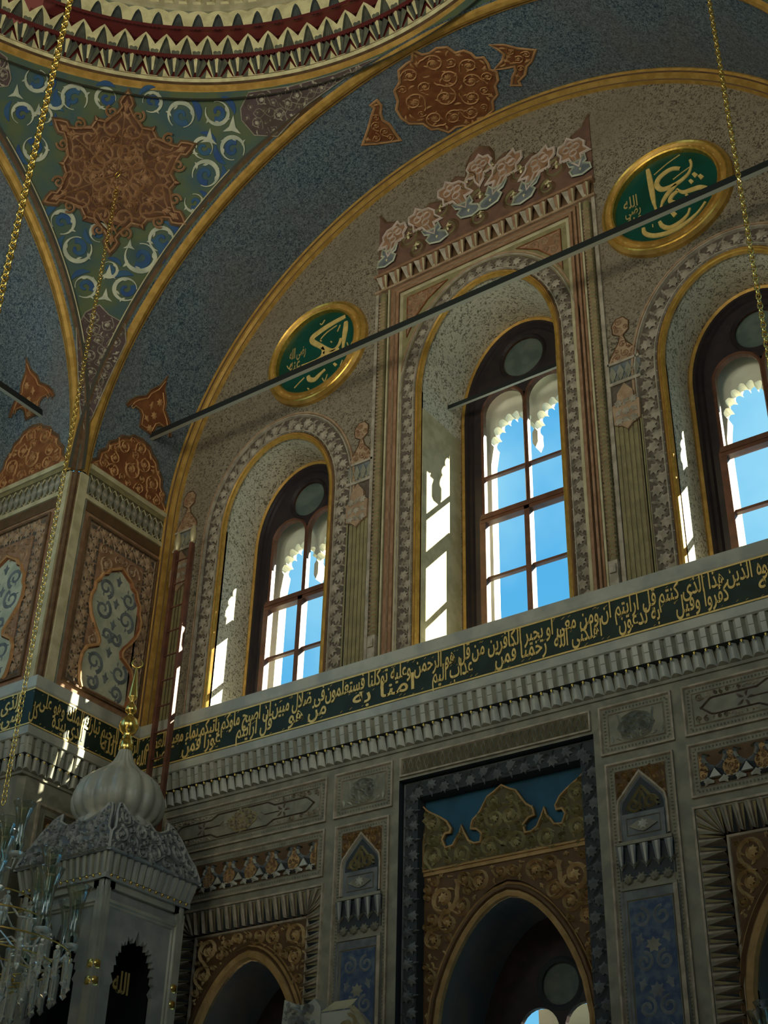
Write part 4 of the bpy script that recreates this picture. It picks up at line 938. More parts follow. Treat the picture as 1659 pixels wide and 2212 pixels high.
for sg in (-1, 1):   # twisted side columns and their outer strips
    mb = MB(); x = sg*1.50
    mb.tube([FB(x, 8.05+i*.1, .02) for i in range(52)], .048, 'olive', 10)
    for k in range(int(5.0/.055)):
        z = 8.1+k*.055; mb.ridge(FB, [(x-.045, z), (x, z+.02*sg+.01), (x+.045, z+.0)], .028, .055, .02, 'terra_pale')
    mb.rect(FB, x-.05, 7.75, x+.05, 8.05, 0, .07, 'carved_light'); mb.rect(FB, x-.035, 7.9, x+.035, 8.0, .07, .09, 'carved_light')
    mb.rect(FB, sg*1.60-.03, 7.75, sg*1.60+.015, 13.2, 0, .03, 'carved_light'); mb.rect(FB, sg*1.415-.012, 7.75, sg*1.415+.012, 13.2, 0, .035, 'cream')
    place(mb.build('side_column'), t)
mb = MB()   # row of folded shells
mb.rect(FB, -1.63, 13.20, 1.63, 13.235, 0, .06, 'terra_pale'); mb.rect(FB, -1.63, 13.46, 1.63, 13.5, 0, .09, 'terracotta'); mb.rect(FB, -1.6, 13.235, 1.6, 13.46, 0, .01, 'brown')
for k in range(16):
    x = -1.5+k*.2
    for q, (a, b_, mt) in enumerate(((-.095, -.02, 'carved_light'), (-.02, .035, 'terracotta'), (.035, .06, 'cream'), (.06, .095, 'brown'))):
        mb.add([FB(x+a*.35, 13.24, .015), FB(x+b_*.5, 13.24, .02), FB(x+b_, 13.45, .07+.02*(q % 2)), FB(x+a, 13.45, .07+.02*((q+1) % 2))], [[0, 1, 2, 3]], mt)
    mb.poly(FB, [(x-.05, 13.24), (x, 13.30), (x+.02, 13.24)], .01, .04, 'cream')
place(mb.build('shell_row'), t)
mb = MB()   # crown: red ground silhouette, palmettes, turquoise cups
sil = [(-1.62, 13.5), (-1.62, 14.68), (-1.52, 14.5), (-1.36, 14.42), (-1.34, 14.2), (-1.42, 14.05), (-1.3, 14.22), (-1.05, 14.16), (-.92, 14.34), (-.80, 14.46), (-.62, 14.4), (-.52, 14.62), (-.38, 14.72), (-.22, 14.62), (-.2, 14.85), (-.14, 14.98), (0, 15.08), (.14, 14.98), (.2, 14.85), (.22, 14.62), (.38, 14.72), (.52, 14.62), (.62, 14.4), (.80, 14.46), (.92, 14.34), (1.05, 14.16), (1.3, 14.22), (1.42, 14.05), (1.34, 14.2), (1.36, 14.42), (1.52, 14.5), (1.62, 14.68), (1.62, 13.5)]
mb.poly(FB, sil, 0, .015, 'crown_dark'); mb.ridge(FB, sil[1:-1], .05, .01, .02, 'brown')
for x, z, r in ((-1.13, 13.98, .20), (1.13, 13.98, .20), (-.62, 14.2, .17), (.62, 14.2, .17), (-.2, 14.5, .17), (.2, 14.5, .17), (-1.0, 13.72, .15), (1.0, 13.72, .15), (-.5, 13.8, .17), (.5, 13.8, .17), (0, 14.1, .2), (0, 13.75, .17)):
    mb.ridge(FB, spiral(x, z, r, 1.5 if x < 0 else 1.6, -1 if x < 0 else 1, 1.2), .06, .015, .03, 'brown'); mb.ridge(FB, spiral(x, z, r*.8, 1.5, -1 if x < 0 else 1, 1.1), .025, .02, .03, 'olive')
    mb.leaf(FB, x, z+.06, 0, .12, .02, .03, 'muq_cream', 1)
place(mb.build('crown_ground'), t)
def palm(x, z, s, lean, cup):
    mb = MB(); q = lambda a, b_: (x+(a+lean*b_)*s, z+b_*s)
    O_ = [q(*p_) for p_ in ((0, 1.12), (-.13, .95), (-.34, .92), (-.44, .72), (-.36, .52), (-.46, .30), (-.16, .28), (-.12, .0), (0, -.22), (.12, .0), (.16, .28), (.46, .30), (.36, .52), (.44, .72), (.34, .92), (.13, .95))]
    mb.poly(FB, O_, .015, .035, 'terracotta'); mb.sweep(FB, O_, [(.0, .02), (-.01, .05), (-.03, .05), (-.04, .03)], 'crown_pale', closed=True)
    for a, b_ in ((-.18, .68), (.18, .68), (0, .42), (0, .85)): mb.ridge(FB, circle(*q(a, b_), .13*s, 12)+[circle(*q(a, b_), .13*s, 12)[0]], .018, .035, .02, 'crown_pale')
    mb.ridge(FB, [q(0, -.2), q(0, .3)], .02, .035, .02, 'crown_pale')
    place(mb.build('palmette'), t)
    if cup:
        mb = MB(); C_ = [q(*p_) for p_ in ((-.12, -.1), (-.3, .05), (-.26, -.16), (-.1, -.25), (-.32, -.42), (-.3, -.62), (0, -.72), (.3, -.62), (.32, -.42), (.1, -.25), (.26, -.16), (.3, .05), (.12, -.1))]
        mb.poly(FB, C_, .015, .045, 'slate'); mb.sweep(FB, C_, [(.0, .03), (-.01, .06), (-.03, .05)], 'pend_cream', closed=True); mb.leaf(FB, *q(0, -.48), 0, .12*s, .045, .02, 'muq_cream', 1); place(mb.build('cup'), t)
for sg in (-1, 1):
    for x, z, s, l in ((1.42, 13.93, .38, -.25), (.76, 13.95, .42, .50), (.27, 14.16, .44, .50)): palm(sg*x, z, s, sg*l, 1)
palm(0, 14.44, .38, 0, 0)

# fluted pilasters between the windows
def pilaster(c, label, grp=None):
    t = empty('fluted_pilaster', (c, 0, 7.75), label=label, category='pilaster')
    mb = MB(); w = .165
    pr = []
    for k in range(6):
        x = c-w+2*w*(k+.5)/6; mb.rect(FB, x-w/6*.82, 7.78, x+w/6*.55, 9.75+.05*sin(pi*(k+.5)/6), 0, .03, 'olive'); mb.rect(FB, x+w/6*.6, 7.78, x+w/6*.8, 9.75, 0, .015, 'cream')
    mb.rect(FB, c-.195, 7.75, c+.195, 10.25, 0, .006, 'carved_ground'); place(mb.build('shaft'), t)
    mb = MB(); O_ = [(c-.15, 9.7), (c-.16, 9.95), (c-.10, 9.98), (c-.09, 10.1), (c, 10.22), (c+.09, 10.1), (c+.10, 9.98), (c+.16, 9.95), (c+.15, 9.7), (c+.06, 9.66), (c, 9.6), (c-.06, 9.66)]
    mb.poly(FB, O_, .01, .06, 'terra_pale')
    for k in range(9): mb.leaf(FB, c+(-.09+.09*(k % 3)), 9.72+.12*(k//3), k*.8, .1, .06, .03, 'carved_light', k % 2)
    place(mb.build('capital'), t)
    mb = MB(); mb.rect(FB, c-.19, 10.25, c+.19, 10.29, 0, .035, 'carved_light'); mb.rect(FB, c-.19, 10.54, c+.19, 10.57, 0, .03, 'carved_light'); mb.rect(FB, c-.19, 10.29, c+.19, 10.54, 0, .005, 'slate')
    for k in range(4):
        x = c-.14+k*.094
        mb.poly(FB, [(x-.045, 10.415), (x, 10.53), (x+.045, 10.415), (x, 10.30)], .005, .02, 'stone_grey'); mb.ridge(FB, [(x-.047, 10.3), (x, 10.415), (x+.047, 10.3)], .012, .01, .015, 'cream')
    place(mb.build('lattice_band'), t)
    mb = MB(); sg = 1
    O_ = [(c-.19, 10.57), (c-.15, 10.66), (c-.04, 10.84), (c-.02, 10.92), (c-.10, 10.98), (c-.11, 11.1), (c-.05, 11.18), (c+.04, 11.18), (c+.10, 11.1), (c+.09, 10.98), (c+.02, 10.92), (c+.05, 10.82), (c+.16, 10.68), (c+.19, 10.57)]
    mb.poly(FB, O_, 0, .012, 'terra_pale'); mb.ridge(FB, O_, .018, .008, .014, 'brown'); scrolls(mb, FB, O_, .025, .06, .012, .01, 'terracotta', .2, 2, 200)
    place(mb.build('palmette'), t)
pilaster(-1.79, 'fluted painted pilaster between the left window and the square frame'); pilaster(1.79, 'fluted painted pilaster between the square frame and the right window')
pilaster(-4.66, 'dim fluted pilaster behind the ladder, beside the vault corner')

# ================================================================== round calligraphy panels
def medallion(cx, cz, label, strokes, thin, quads, small, zf):
    t = empty('calligraphy_roundel', (cx, 0, cz), label=label, category='roundel')
    mb = MB(); C_ = circle(cx, cz, .655, 72)
    mb.sweep(FB, list(reversed(C_)), [(-.01, .02), (0, .09), (.02, .10), (.035, .07), (.07, .065), (.10, .085), (.115, .10), (.13, .09), (.165, .05), (.175, 0)], ['gilt', 'gilt', 'gold_paint', 'gold_paint', 'gold_paint', 'gilt', 'gilt', 'gold_paint', 'gold_paint'], closed=True, smooth=False)
    n = 44
    for k in range(n):
        a = 2*pi*k/n
        if k % 2: mb.ridge(FB, [(cx+.708*cos(a+e), cz+.708*sin(a+e)) for e in (-.03, 0, .03)], .012, .068, .006, 'letter_gold')
    place(mb.build('frame'), t)
    mb = MB(); mb.poly(FB, C_, 0, .03, 'medal_green'); place(mb.build('panel'), t)
    mb = MB(); Wp_ = lambda p: WB(*zf(*p), -.04)
    sc_ = (Wp_((800, 700))[0]-Wp_((700, 700))[0])/100
    def smooth_(P):
        o = []
        for i in range(len(P)-1):
            p0, p1, p2, p3 = P[max(0, i-1)], P[i], P[i+1], P[min(len(P)-1, i+2)]
            for k in range(5):
                t_ = k/5; o.append(tuple(.5*((2*p1[j])+(-p0[j]+p2[j])*t_+(2*p0[j]-5*p1[j]+4*p2[j]-p3[j])*t_**2+(-p0[j]+3*p1[j]-3*p2[j]+p3[j])*t_**3) for j in (0, 1)))
        return o+[P[-1]]
    for wd_, P in strokes: mb.ridge(FB, smooth_([Wp_(p) for p in P]), wd_*sc_*1.3, .03, .012, 'letter_gold', lambda q: .55+.55*sin(pi*min(1, q*1.15+.05))**.6, flat=True)
    for P in thin: mb.ridge(FB, smooth_([Wp_(p) for p in P]), 11*sc_, .03, .008, 'letter_gold', flat=True)
    for (x, y, r) in quads: mb.poly(FB, [Wp_((x-r, y-r*.2)), Wp_((x-r*.1, y-r*.9)), Wp_((x+r, y-r*.1)), Wp_((x, y+r))], .03, .042, 'letter_gold')
    for body, a, b_, c_, d_ in small: letter(mb, FB, ar(body), a, b_, c_, d_, .031, .006, 'letter_dull', .012)
    place(mb.build('lettering'), t)
    return t
zR = lambda x, y: (1270+x/5.027, 260+y/5.027)
medallion(2.51, 12.66, 'larger looking green and gold calligraphy roundel at the upper right, above the iron bar', [
    (46, [(645, 530), (665, 620), (690, 760), (712, 880), (740, 975)]),
    (44, [(1000, 520), (920, 520), (840, 560), (765, 630), (745, 700), (800, 745), (900, 715), (1000, 655), (1090, 570), (1120, 480), (1105, 425)]),
    (40, [(960, 690), (900, 750), (850, 810), (810, 880), (790, 950)]),
    (44, [(1290, 730), (1210, 722), (1120, 750), (1030, 775), (960, 745)]), (38, [(975, 760), (915, 810), (890, 870), (950, 885), (1025, 855)]),
    (42, [(600, 1165), (615, 1220), (700, 1248), (820, 1230), (950, 1180), (1080, 1095), (1200, 985), (1275, 880)]),
    (40, [(775, 1095), (810, 1145), (890, 1160), (1000, 1100), (1080, 1020), (1105, 950)])],
    [[(995, 370), (860, 465), (715, 590)], [(1108, 500), (1010, 570), (920, 640)], [(700, 1125), (705, 1160)]],
    [(1160, 590, 34), (1225, 610, 34), (1120, 662, 30), (930, 1015, 38), (1075, 815, 24)],
    [('الله', 1.98, 12.73, 2.16, 12.92), ('رضى', 1.99, 12.57, 2.19, 12.73), ('عنه', 2.0, 12.42, 2.2, 12.58)], zR)
zL = lambda x, y: (550+x/5.53, 600+y/5.53)
medallion(-2.59, 12.66, 'green and gold calligraphy roundel on the left, crossed by the iron bar', [
    (42, [(1085, 455), (980, 510), (870, 575), (760, 650), (690, 710), (690, 760), (780, 810), (870, 855), (940, 860), (1000, 800), (1030, 720)]),
    (40, [(1088, 520), (1080, 610), (1065, 710), (1052, 850)]), (44, [(1010, 855), (950, 880), (880, 905), (820, 890)]),
    (34, [(805, 830), (820, 880), (800, 940), (740, 985), (660, 1015), (560, 1050)]), (36, [(635, 1170), (650, 1210), (710, 1212), (770, 1155), (840, 1090)])],
    [[(590, 1190), (530, 1250), (470, 1315)], [(1045, 980), (1020, 1050)], [(1100, 770), (1128, 825), (1165, 760)], [(805, 1195), (832, 1232), (865, 1150)], [(385, 1050), (408, 1085), (435, 1025)], [(980, 565), (860, 650), (785, 730)], [(1020, 560), (985, 640)], [(780, 545), (800, 555), (835, 500)]],
    [(960, 1035, 26), (790, 750, 12), (915, 765, 12), (640, 1325, 14)],
    [('رضى الله', -3.06, 12.68, -2.78, 12.92), ('عنه', -3.05, 12.52, -2.86, 12.68)], zL)

# ================================================================== iron tie bars
def bar(nm, a, b, w, label, pale=True):
    mb = MB(); a = Vector(a); b = Vector(b); t = (b-a).normalized(); up = Vector((0, 0, 1)); sd_ = t.cross(up).normalized()
    c = [(-w*.38, -w*.6), (w*.38, -w*.6), (w*.38, w*.6), (-w*.38, w*.6)]
    vs = [p+sd_*x+up*y for p in (a, b) for x, y in c]
    for i, mt in enumerate(('iron_lit' if pale else 'iron', 'iron', 'iron', 'iron')): mb.add([vs[i], vs[(i+1) % 4], vs[4+(i+1) % 4], vs[4+i]], [[0, 1, 2, 3]], mt)  # underside coloured pale for the light it catches
    return mb.build(nm, label=label, category='iron bar')
bar('tie_bar', (-5.0, -.67, 11.79), (5.0, -.67, 11.79), .075, 'long square iron tie bar crossing the bay in front of both roundels')
bar('tie_bar', (-5.75, -D, 11.79), (-5.75, YC*2+D, 11.79), .075, 'dark iron tie bar of the left bay ending at the left edge')
bar('tie_bar', (WC['cx']-.93, .6, 11.42), (WC['cx']+.93, .6, 11.42), .05, 'short iron bar across the arch of the tall middle window')

# ================================================================== ladder in the corner
t = empty('ladder', (-4.35, -.3, 5.0), label='tall narrow reddish wooden ladder standing in the corner beside the left window', category='ladder')
for k, (x, zt) in enumerate(((-4.485, 10.02), (-4.225, 10.06))):
    mb = MB(); mb.box(x-.022, -.335, 1.5, x+.022, -.275, zt, 'ladder_wood'); place(mb.build('rail'), t)
    mb = MB(); mb.lathe([(.0, 0), (.024, .0), (.03, .03), (.045, .09), (.045, .16), (.03, .23), (.012, .28), (0, .30)], (x, -.305, zt), 'bronze_tip', 12); place(mb.build('rail_tip'), t)
for k in range(24):
    z = 9.86-.34*k; mb = MB(); mb.tube([(-4.47, -.305, z), (-4.24, -.305, z)], .011, 'ladder_wood', 8); place(mb.build('rung'), t)

# ================================================================== carved wall panels below the cornice
def pframe(mb, x0, z0, x1, z1, mt='stone_grey', bead=True):
    R_ = [(x0, z0), (x0, z1), (x1, z1), (x1, z0)]
    mb.sweep(FB, R_, [(0, 0), (0, .025), (-.018, .025), (-.03, .0)], 'carved_light', closed=True)
    if bead:
        q = .055; P_ = [(x0+q, z0+q), (x0+q, z1-q), (x1-q, z1-q), (x1-q, z0+q), (x0+q, z0+q)]
        for a, b_ in zip(P_[:-1], P_[1:]):
            for (x, y, an) in along([a, b_], .034): mb.leaf(FB, x, y, an, .026, .002, .012, mt, 1)
    q = .085; mb.sweep(FB, [(x0+q, z0+q), (x0+q, z1-q), (x1-q, z1-q), (x1-q, z0+q)], [(0, 0), (-.006, .014), (-.012, 0)], 'carved_light', closed=True)
def pan(name, label, cx, cz): return empty(name, (cx, 0, cz), label=label, category='panel')
def panel(nm, x0, z0, x1, z1, label, fn, fm='stone_grey'):
    t = pan(nm, label, (x0+x1)/2, z0); mb = MB(); g_ = .03 if fn is strip else .1; pframe(mb, x0, z0, x1, z1, fm, fn is not strip) if fn is not strip else mb.sweep(FB, [(x0, z0), (x0, z1), (x1, z1), (x1, z0)], [(0, 0), (0, .025), (-.018, .025), (-.03, .0)], 'carved_light', closed=True); place(mb.build('border'), t); fn(t, x0+g_, z0+g_, x1-g_, z1-g_); return t
def rosette(t, x0, z0, x1, z1):
    mb = MB(); mb.rect(FB, x0, z0, x1, z1, 0, .004, 'stone_grey'); cx = (x0+x1)/2; cz = (z0+z1)/2-.01; r = (z1-z0)/2*1.0
    mb.poly(FB, [(cx+r*.98*cos(q_)*1.1, cz+r*.88*sin(q_)) for q_ in [2*pi*i/32 for i in range(32)]], .004, .006, 'slate')
    for sg in (-1, 1):
        mb.ridge(FB, spiral(cx+sg*r*.62, cz-.02, r*.55, pi/2, -sg, 1.4, 26), .02, .004, .04, 'marble'); mb.ridge(FB, spiral(cx+sg*r*.35, cz+r*.45, r*.35, 0, sg, 1.2), .018, .004, .04, 'marble')
        mb.ridge(FB, [(cx+sg*a, b_) for a, b_ in ((.0, z0+.02), (r*.5, z0+.06), (r*.95, z0+.05), (r*1.15, z0+.14), (r*1.1, z0+.2), (r*1.22, z0+.28))], .022, .004, .03, 'marble')
        for k in range(4): mb.leaf(FB, cx+sg*(r*.3+k*.07), z0+.04+.02*(k % 2), sg*k, .07, .004, .03, 'marble', 2)
    C_ = [(cx+(r*1.0+.018*cos(8*a))*cos(a)*1.1, cz+r*.92*sin(a)) for a in [2*pi*i/40 for i in range(41)]]
    mb.ridge(FB, C_, .022, .004, .03, 'marble'); scrolls(mb, FB, C_[:-1], .03, .07, .004, .03, 'marble', .36, 6, 260)
    place(mb.build('rosette'), t)
def cartouche(t, x0, z0, x1, z1):
    mb = MB(); mb.rect(FB, x0, z0, x1, z1, 0, .004, 'stone_grey'); cz = (z0+z1)/2; cx = (x0+x1)/2; h = (z1-z0)/2
    def c(a, b_): return (a, cz+b_*h)
    L_ = [c(x0+.06, 0), c(x0+.16, .55), c(x0+.2, .62), c(x0+.62, .62), c(x0+.72, .95)]; R_ = [(x0+x1-a, b_) for a, b_ in reversed(L_)]
    top = L_+R_; bot = [(a, 2*cz-b_) for a, b_ in reversed(top)]
    mb.sweep(FB, top, [(0, .004), (-.008, .022), (-.02, .004)], 'carved_ground'); mb.sweep(FB, bot, [(0, .004), (-.008, .022), (-.02, .004)], 'carved_ground')
    for sx in (-1, 1):
        a = cx+sx*(x1-x0)*.5; pgs = [[(a, cz+.05), (a-sx*.14, cz+.6*h), (a-sx*.6, cz+.66*h), (a-sx*.7, cz+.97*h), (a, cz+h)]]
        for pg in pgs:
            for sy in (1, -1): scrolls(mb, FB, [(q[0], cz+sy*(q[1]-cz)) for q in pg], .022, .06, .004, .02, 'carved_light', .3, 8, 260)
        x = cx+sx*.58
        for k in range(5): mb.leaf(FB, x+.05*cos(k*1.26), cz+.05*sin(k*1.26), k*1.26-pi/2, .07, .004, .016, 'carved_ground', 2)
        mb.ridge(FB, [(x-sx*.05, cz), (cx+sx*.32, cz), (cx+sx*.27, cz+.03)], .016, .004, .012, 'carved_ground'); mb.leaf(FB, cx+sx*.25, cz, -sx*pi/2, .14, .004, .02, 'stone_grey', 1)
    D_ = [(cx+.2*cos(a)*(1+.1*cos(4*a)), cz+h*.9*sin(a)*(1+.1*cos(4*a))) for a in [2*pi*i/40 for i in range(40)]]
    mb.poly(FB, D_, .004, .012, 'olive'); scrolls(mb, FB, D_, .02, .05, .012, .02, 'carved_light', .3, 4, 260)
    place(mb.build('cartouche'), t)
def xrow(t, x0, z0, x1, z1):
    mb = MB(); mb.rect(FB, x0, z0, x1, z1, 0, .004, 'ochre_ground'); place(mb.build('ground'), t); n = 6; P_ = (x1-x0)/n; h = z1-z0
    for k in range(n):
        c = x0+P_*(k+.5); mb = MB()
        for sg in (-1, 1):
            mb.ridge(FB, [(c+sg*.125*P_/.3*.9, z0+h*.80), (c+sg*.10, z0+h*.93), (c+sg*.05, z0+h*.86)], .02, .01, .03, 'muq_grey')
            mb.ridge(FB, [(c+sg*.10, z0+h*.9), (c+sg*.115, z0+h*.72), (c+sg*.06, z0+h*.52), (c, z0+h*.42)], .055, .006, .03, 'slate'); mb.ridge(FB, [(c+sg*.105, z0+h*.78), (c+sg*.08, z0+h*.60)], .035, .02, .03, 'marble')
            mb.ridge(FB, [(c, z0+h*.46), (c+sg*.05, z0+h*.3), (c+sg*.1, z0+h*.12), (c+sg*.15, z0+h*.06)], .05, .006, .03, 'slate_ground')
            mb.leaf(FB, c+sg*.075, z0+h*.08, -sg*1.3, .11, .02, .03, 'marble', 1)
        mb.poly(FB, [(c-.055, z0+h*.16), (c, z0+h*.42), (c+.055, z0+h*.16)], .01, .045, 'marble')
        place(mb.build('crossed_leaf'), t)
    for k in range(n+1):
        c = x0+P_*k; mb = MB(); q = P_*.27; R_ = [(c+max(x0-c, min(x1-c, a*q)), z0+h*b_) for a, b_ in ((0, .02), (-.8, .2), (-1, .42), (-.7, .66), (-.35, .85), (0, .9), (.35, .85), (.7, .66), (1, .42), (.8, .2))]
        mb.poly(FB, R_, .004, .02, 'ochre'); scrolls(mb, FB, R_, .015, .035, .02, .012, 'terra_pale', .3, k, 120); place(mb.build('vase_field'), t)
def strip(t, x0, z0, x1, z1):
    mb = MB(); mb.rect(FB, x0-.02, z0-.02, x1+.02, z1+.02, 0, .004, 'olive_ground'); n = 22
    for k in range(n):
        a = x0+(x1-x0)*k/n; b_ = x0+(x1-x0)*(k+1)/n
        mb.ridge(FB, [(a, z0), ((a+b_)/2, z1), (b_, z0)], .016, .004, .014, 'stone_grey'); mb.ridge(FB, [(a, z1), ((a+b_)/2, z0), (b_, z1)], .016, .004, .014, 'stone_grey')
    place(mb.build('zigzag'), t)
panel('carved_panel', -1.955, 6.01, -1.20, 6.51, 'small square carved rosette panel left of the centre, under the cornice', rosette)
panel('carved_panel', 1.20, 6.01, 1.955, 6.51, 'small square carved rosette panel right of the deep central recess', rosette)
panel('carved_panel', -4.42, 6.01, -2.06, 6.51, 'long carved cartouche panel at the left, beside the canopy', cartouche)
panel('carved_panel', 2.06, 6.01, 4.42, 6.51, 'long carved cartouche panel at the right edge', cartouche)
panel('carved_panel', -4.05, 5.42, -2.06, 5.93, 'row of crossed leaves and vases on the left, below the long cartouche', xrow)
panel('carved_panel', 2.06, 5.42, 4.05, 5.93, 'row of crossed leaves and vases on an ochre ground at the right edge', xrow)
panel('carved_panel', -1.11, 6.30, 1.11, 6.51, 'narrow ochre zigzag strip directly above the deep central recess', strip)
def niche_panel(c, label):
    t = pan('niche_panel', label, c, 0); x0, x1 = c-.345, c+.345; mb = MB(); pframe(mb, x0, 1.0, x1, 5.92); place(mb.build('border'), t)
    a0, a1 = x0+.095, x1-.095; mb = MB()
    og = lambda e: [(c-.225-e, 5.16), (c-.225-e, 5.46), (c-.21-e, 5.53), (c-.13-e*.7, 5.62+e*.5), (c, 5.76+e*1.3), (c+.13+e*.7, 5.62+e*.5), (c+.21+e, 5.53), (c+.225+e, 5.46), (c+.225+e, 5.16)]
    sp = [(a0, 5.42), (a0, 5.83), (a1, 5.83), (a1, 5.42)]+[q for q in reversed(og(.02)[1:-1])]
    mb.poly(FB, sp, .002, .012, 'ochre_ground'); scrolls(mb, FB, sp, .022, .065, .012, .022, 'ochre', .32, 7, 400)
    mb.sweep(FB, og(.0), [(.03, 0), (.03, .03), (.012, .03), (0, .01), (-.02, -.0)], ['ochre', 'carved_light', 'carved_light', 'slate'])
    place(mb.build('spandrel'), t)
    mb = MB(); mb.poly(FB, og(-.0), 0, .002, 'slate_ground')
    tp = [(c-.17, 5.42), (c-.15, 5.5), (c-.08, 5.58), (c, 5.66), (c+.08, 5.58), (c+.15, 5.5), (c+.17, 5.42)]
    for sg in (-1, 1):
        mb.ridge(FB, spiral(c+sg*.085, 5.48, .07, 0, sg, 1.3), .03, .004, .03, 'olive'); mb.ridge(FB, [(c, 5.65), (c+sg*.07, 5.56), (c+sg*.16, 5.44)], .03, .004, .03, 'olive'); mb.ridge(FB, [(c, 5.6), (c+sg*.03, 5.5), (c+sg*.02, 5.42)], .025, .004, .03, 'olive')
    place(mb.build('pierced_head'), t)
    mb = MB(); mb.rect(FB, c-.21, 5.15, c+.21, 5.40, 0, .015, 'slate'); mb.sweep(FB, [(c-.17, 5.19), (c-.17, 5.36), (c+.17, 5.36), (c+.17, 5.19)], [(0, .015), (-.006, .028), (-.012, .015)], 'stone_grey', closed=True)
    mb.poly(FB, [(c-.14, 5.275), (c-.05, 5.32), (c, 5.335), (c+.05, 5.32), (c+.14, 5.275), (c+.05, 5.23), (c, 5.215), (c-.05, 5.23)], .015, .03, 'stone_grey'); mb.leaf(FB, c, 5.275, 0, .09, .03, .02, 'marble', 0); place(mb.build('plaque'), t)
    mb = MB(); mb.rect(FB, c-.27, 5.11, c+.27, 5.14, 0, .04, 'stone_grey'); mb.rect(FB, c-.27, 4.80, c+.27, 5.11, 0, .006, 'slate_ground')
    for k in range(5):
        x = c-.24+k*.12
        for a, b_, mt in ((-.04, -.015, 'slate'), (-.015, .015, 'marble'), (.015, .04, 'slate')): mb.add([FB(x+a, 5.10, .05), FB(x+b_, 5.10, .05), FB(x+b_*.5, 4.93, .03), FB(x+a*.5, 4.93, .03)], [[0, 1, 2, 3]], mt)
        mb.leaf(FB, x, 4.91, 0, .05, .02, .035, 'marble', 1); mb.ridge(FB, [(x-.045, 4.95), (x, 4.9), (x+.045, 4.95)], .014, .01, .03, 'stone_grey')
    for k in range(4): x = c-.19+k*.127; mb.leaf(FB, x, 4.80, .4, .095, .006, .04, 'stone_grey', 0); mb.ridge(FB, circle(x, 4.80, .038, 10)+[circle(x, 4.80, .038, 10)[0]], .012, .006, .02, 'stone_grey')
    mb.rect(FB, c-.27, 4.705, c+.27, 4.73, 0, .02, 'stone_grey'); place(mb.build('stalactites'), t)
    mb = MB(); mb.rect(FB, c-.285, 1.2, c+.285, 4.70, 0, .006, 'slate'); mb.sweep(FB, [(c-.225, 1.3), (c-.225, 4.62), (c+.225, 4.62), (c+.225, 1.3)], [(0, .006), (-.006, .02), (-.014, .006)], 'stone_grey')
    mb.rect(FB, c-.205, 1.3, c+.205, 4.60, 0, .009, 'tile_blue')
    for k in range(8):
        z = 4.45-.38*k
        for sg in (-1, 1): mb.ridge(FB, spiral(c+sg*.1, z, .085, 1.5, sg, 1.3), .03, .009, .006, 'slate'); mb.leaf(FB, c+sg*.13, z-.19, sg*.4, .10, .009, .006, 'slate', 1)
        mb.leaf(FB, c, z-.25, 0, .13, .009, .006, 'slate' if k % 2 else 'stone_grey', 0)
    mb.rect(FB, c+.235, 1.2, c+.275, 4.70, 0, .03, 'carved_light'); place(mb.build('tiled_shaft'), t)
niche_panel(-1.575, 'tall blue tiled niche panel left of the deep central recess'); niche_panel(1.575, 'tall blue tiled niche panel right of the deep central recess')

# central recess: leaf frame, crest over blue ground, pointed gilt arch
t = empty('recess_portal', (0, 0, 0), label='deep central recess with carved leaf frame, blue and gold crest and pointed gilt arch', category='portal')
mb = MB(); fr = FBo(-.10); path = [(-1.02, .5), (-1.02, 6.16), (1.02, 6.16), (1.02, .5)]
for a, b_ in zip(path[:-1], path[1:]): leaf_border(mb, fr, [a, b_], .17, .012, .055, 'slate', .15)
mb.sweep(fr, [(-1.02, .5), (-1.02, 6.16), (1.02, 6.16), (1.02, .5)], [(.095, -.10), (.09, .03), (.08, .012), (-.08, .012), (-.085, .03), (-.095, -.12)], ['slate_ground', 'slate', 'slate_ground', 'slate', 'slate_ground']); place(mb.build('leaf_frame'), t)
mb = MB(); fr = FBo(-.20); mb.rect(fr, -.93, 5.30, .93, 6.06, -.01, .0, 'panel_blue'); place(mb.build('blue_ground'), t)
h_ = [(.95, 6.03), (.87, 5.95), (.72, 5.86), (.64, 5.80), (.585, 5.71), (.60, 5.66), (.66, 5.66), (.69, 5.61), (.654, 5.53), (.58, 5.54), (.54, 5.60), (.50, 5.64), (.473, 5.73), (.43, 5.64), (.381, 5.55), (.32, 5.515), (.263, 5.515), (.245, 5.586), (.30, 5.64), (.371, 5.655), (.36, 5.72), (.344, 5.755), (.28, 5.80), (.24, 5.855), (.17, 5.963), (.09, 6.0)]
cr = [(-.94, 5.31)]+[(-a, b_) for a, b_ in h_]+[(0, 6.055)]+list(reversed(h_))+[(.94, 5.31)]
mb = MB(); mb.poly(fr, cr, .0, .02, 'olive_ground'); mb.sweep(fr, cr, [(0, .0), (-.0, .045), (-.018, .05), (-.026, .025)], 'ochre', closed=True)
scrolls(mb, fr, cr, .032, .13, .02, .045, 'olive_line', .32, 21, 1400, sym=0., dens=.92); place(mb.build('crest'), t)
mb = MB(); mb.rect(fr, -.94, 5.27, .94, 5.31, 0, .03, 'ochre')
C1 = pointed(.03, .92, .5, 3.75, 1.34); sp = [(-.93, 3.4), (-.93, 5.27), (.93, 5.27), (.93, 3.4)]+[p_ for p_ in reversed(C1) if p_[1] > 3.4 and abs(p_[0]) < .925]
mb.poly(fr, sp, 0, .015, 'ochre_ground'); scrolls(mb, fr, sp, .035, .20, .015, .045, 'ochre_line', .30, 31, 1600, sym=0.03, dens=.92); place(mb.build('spandrel'), t)
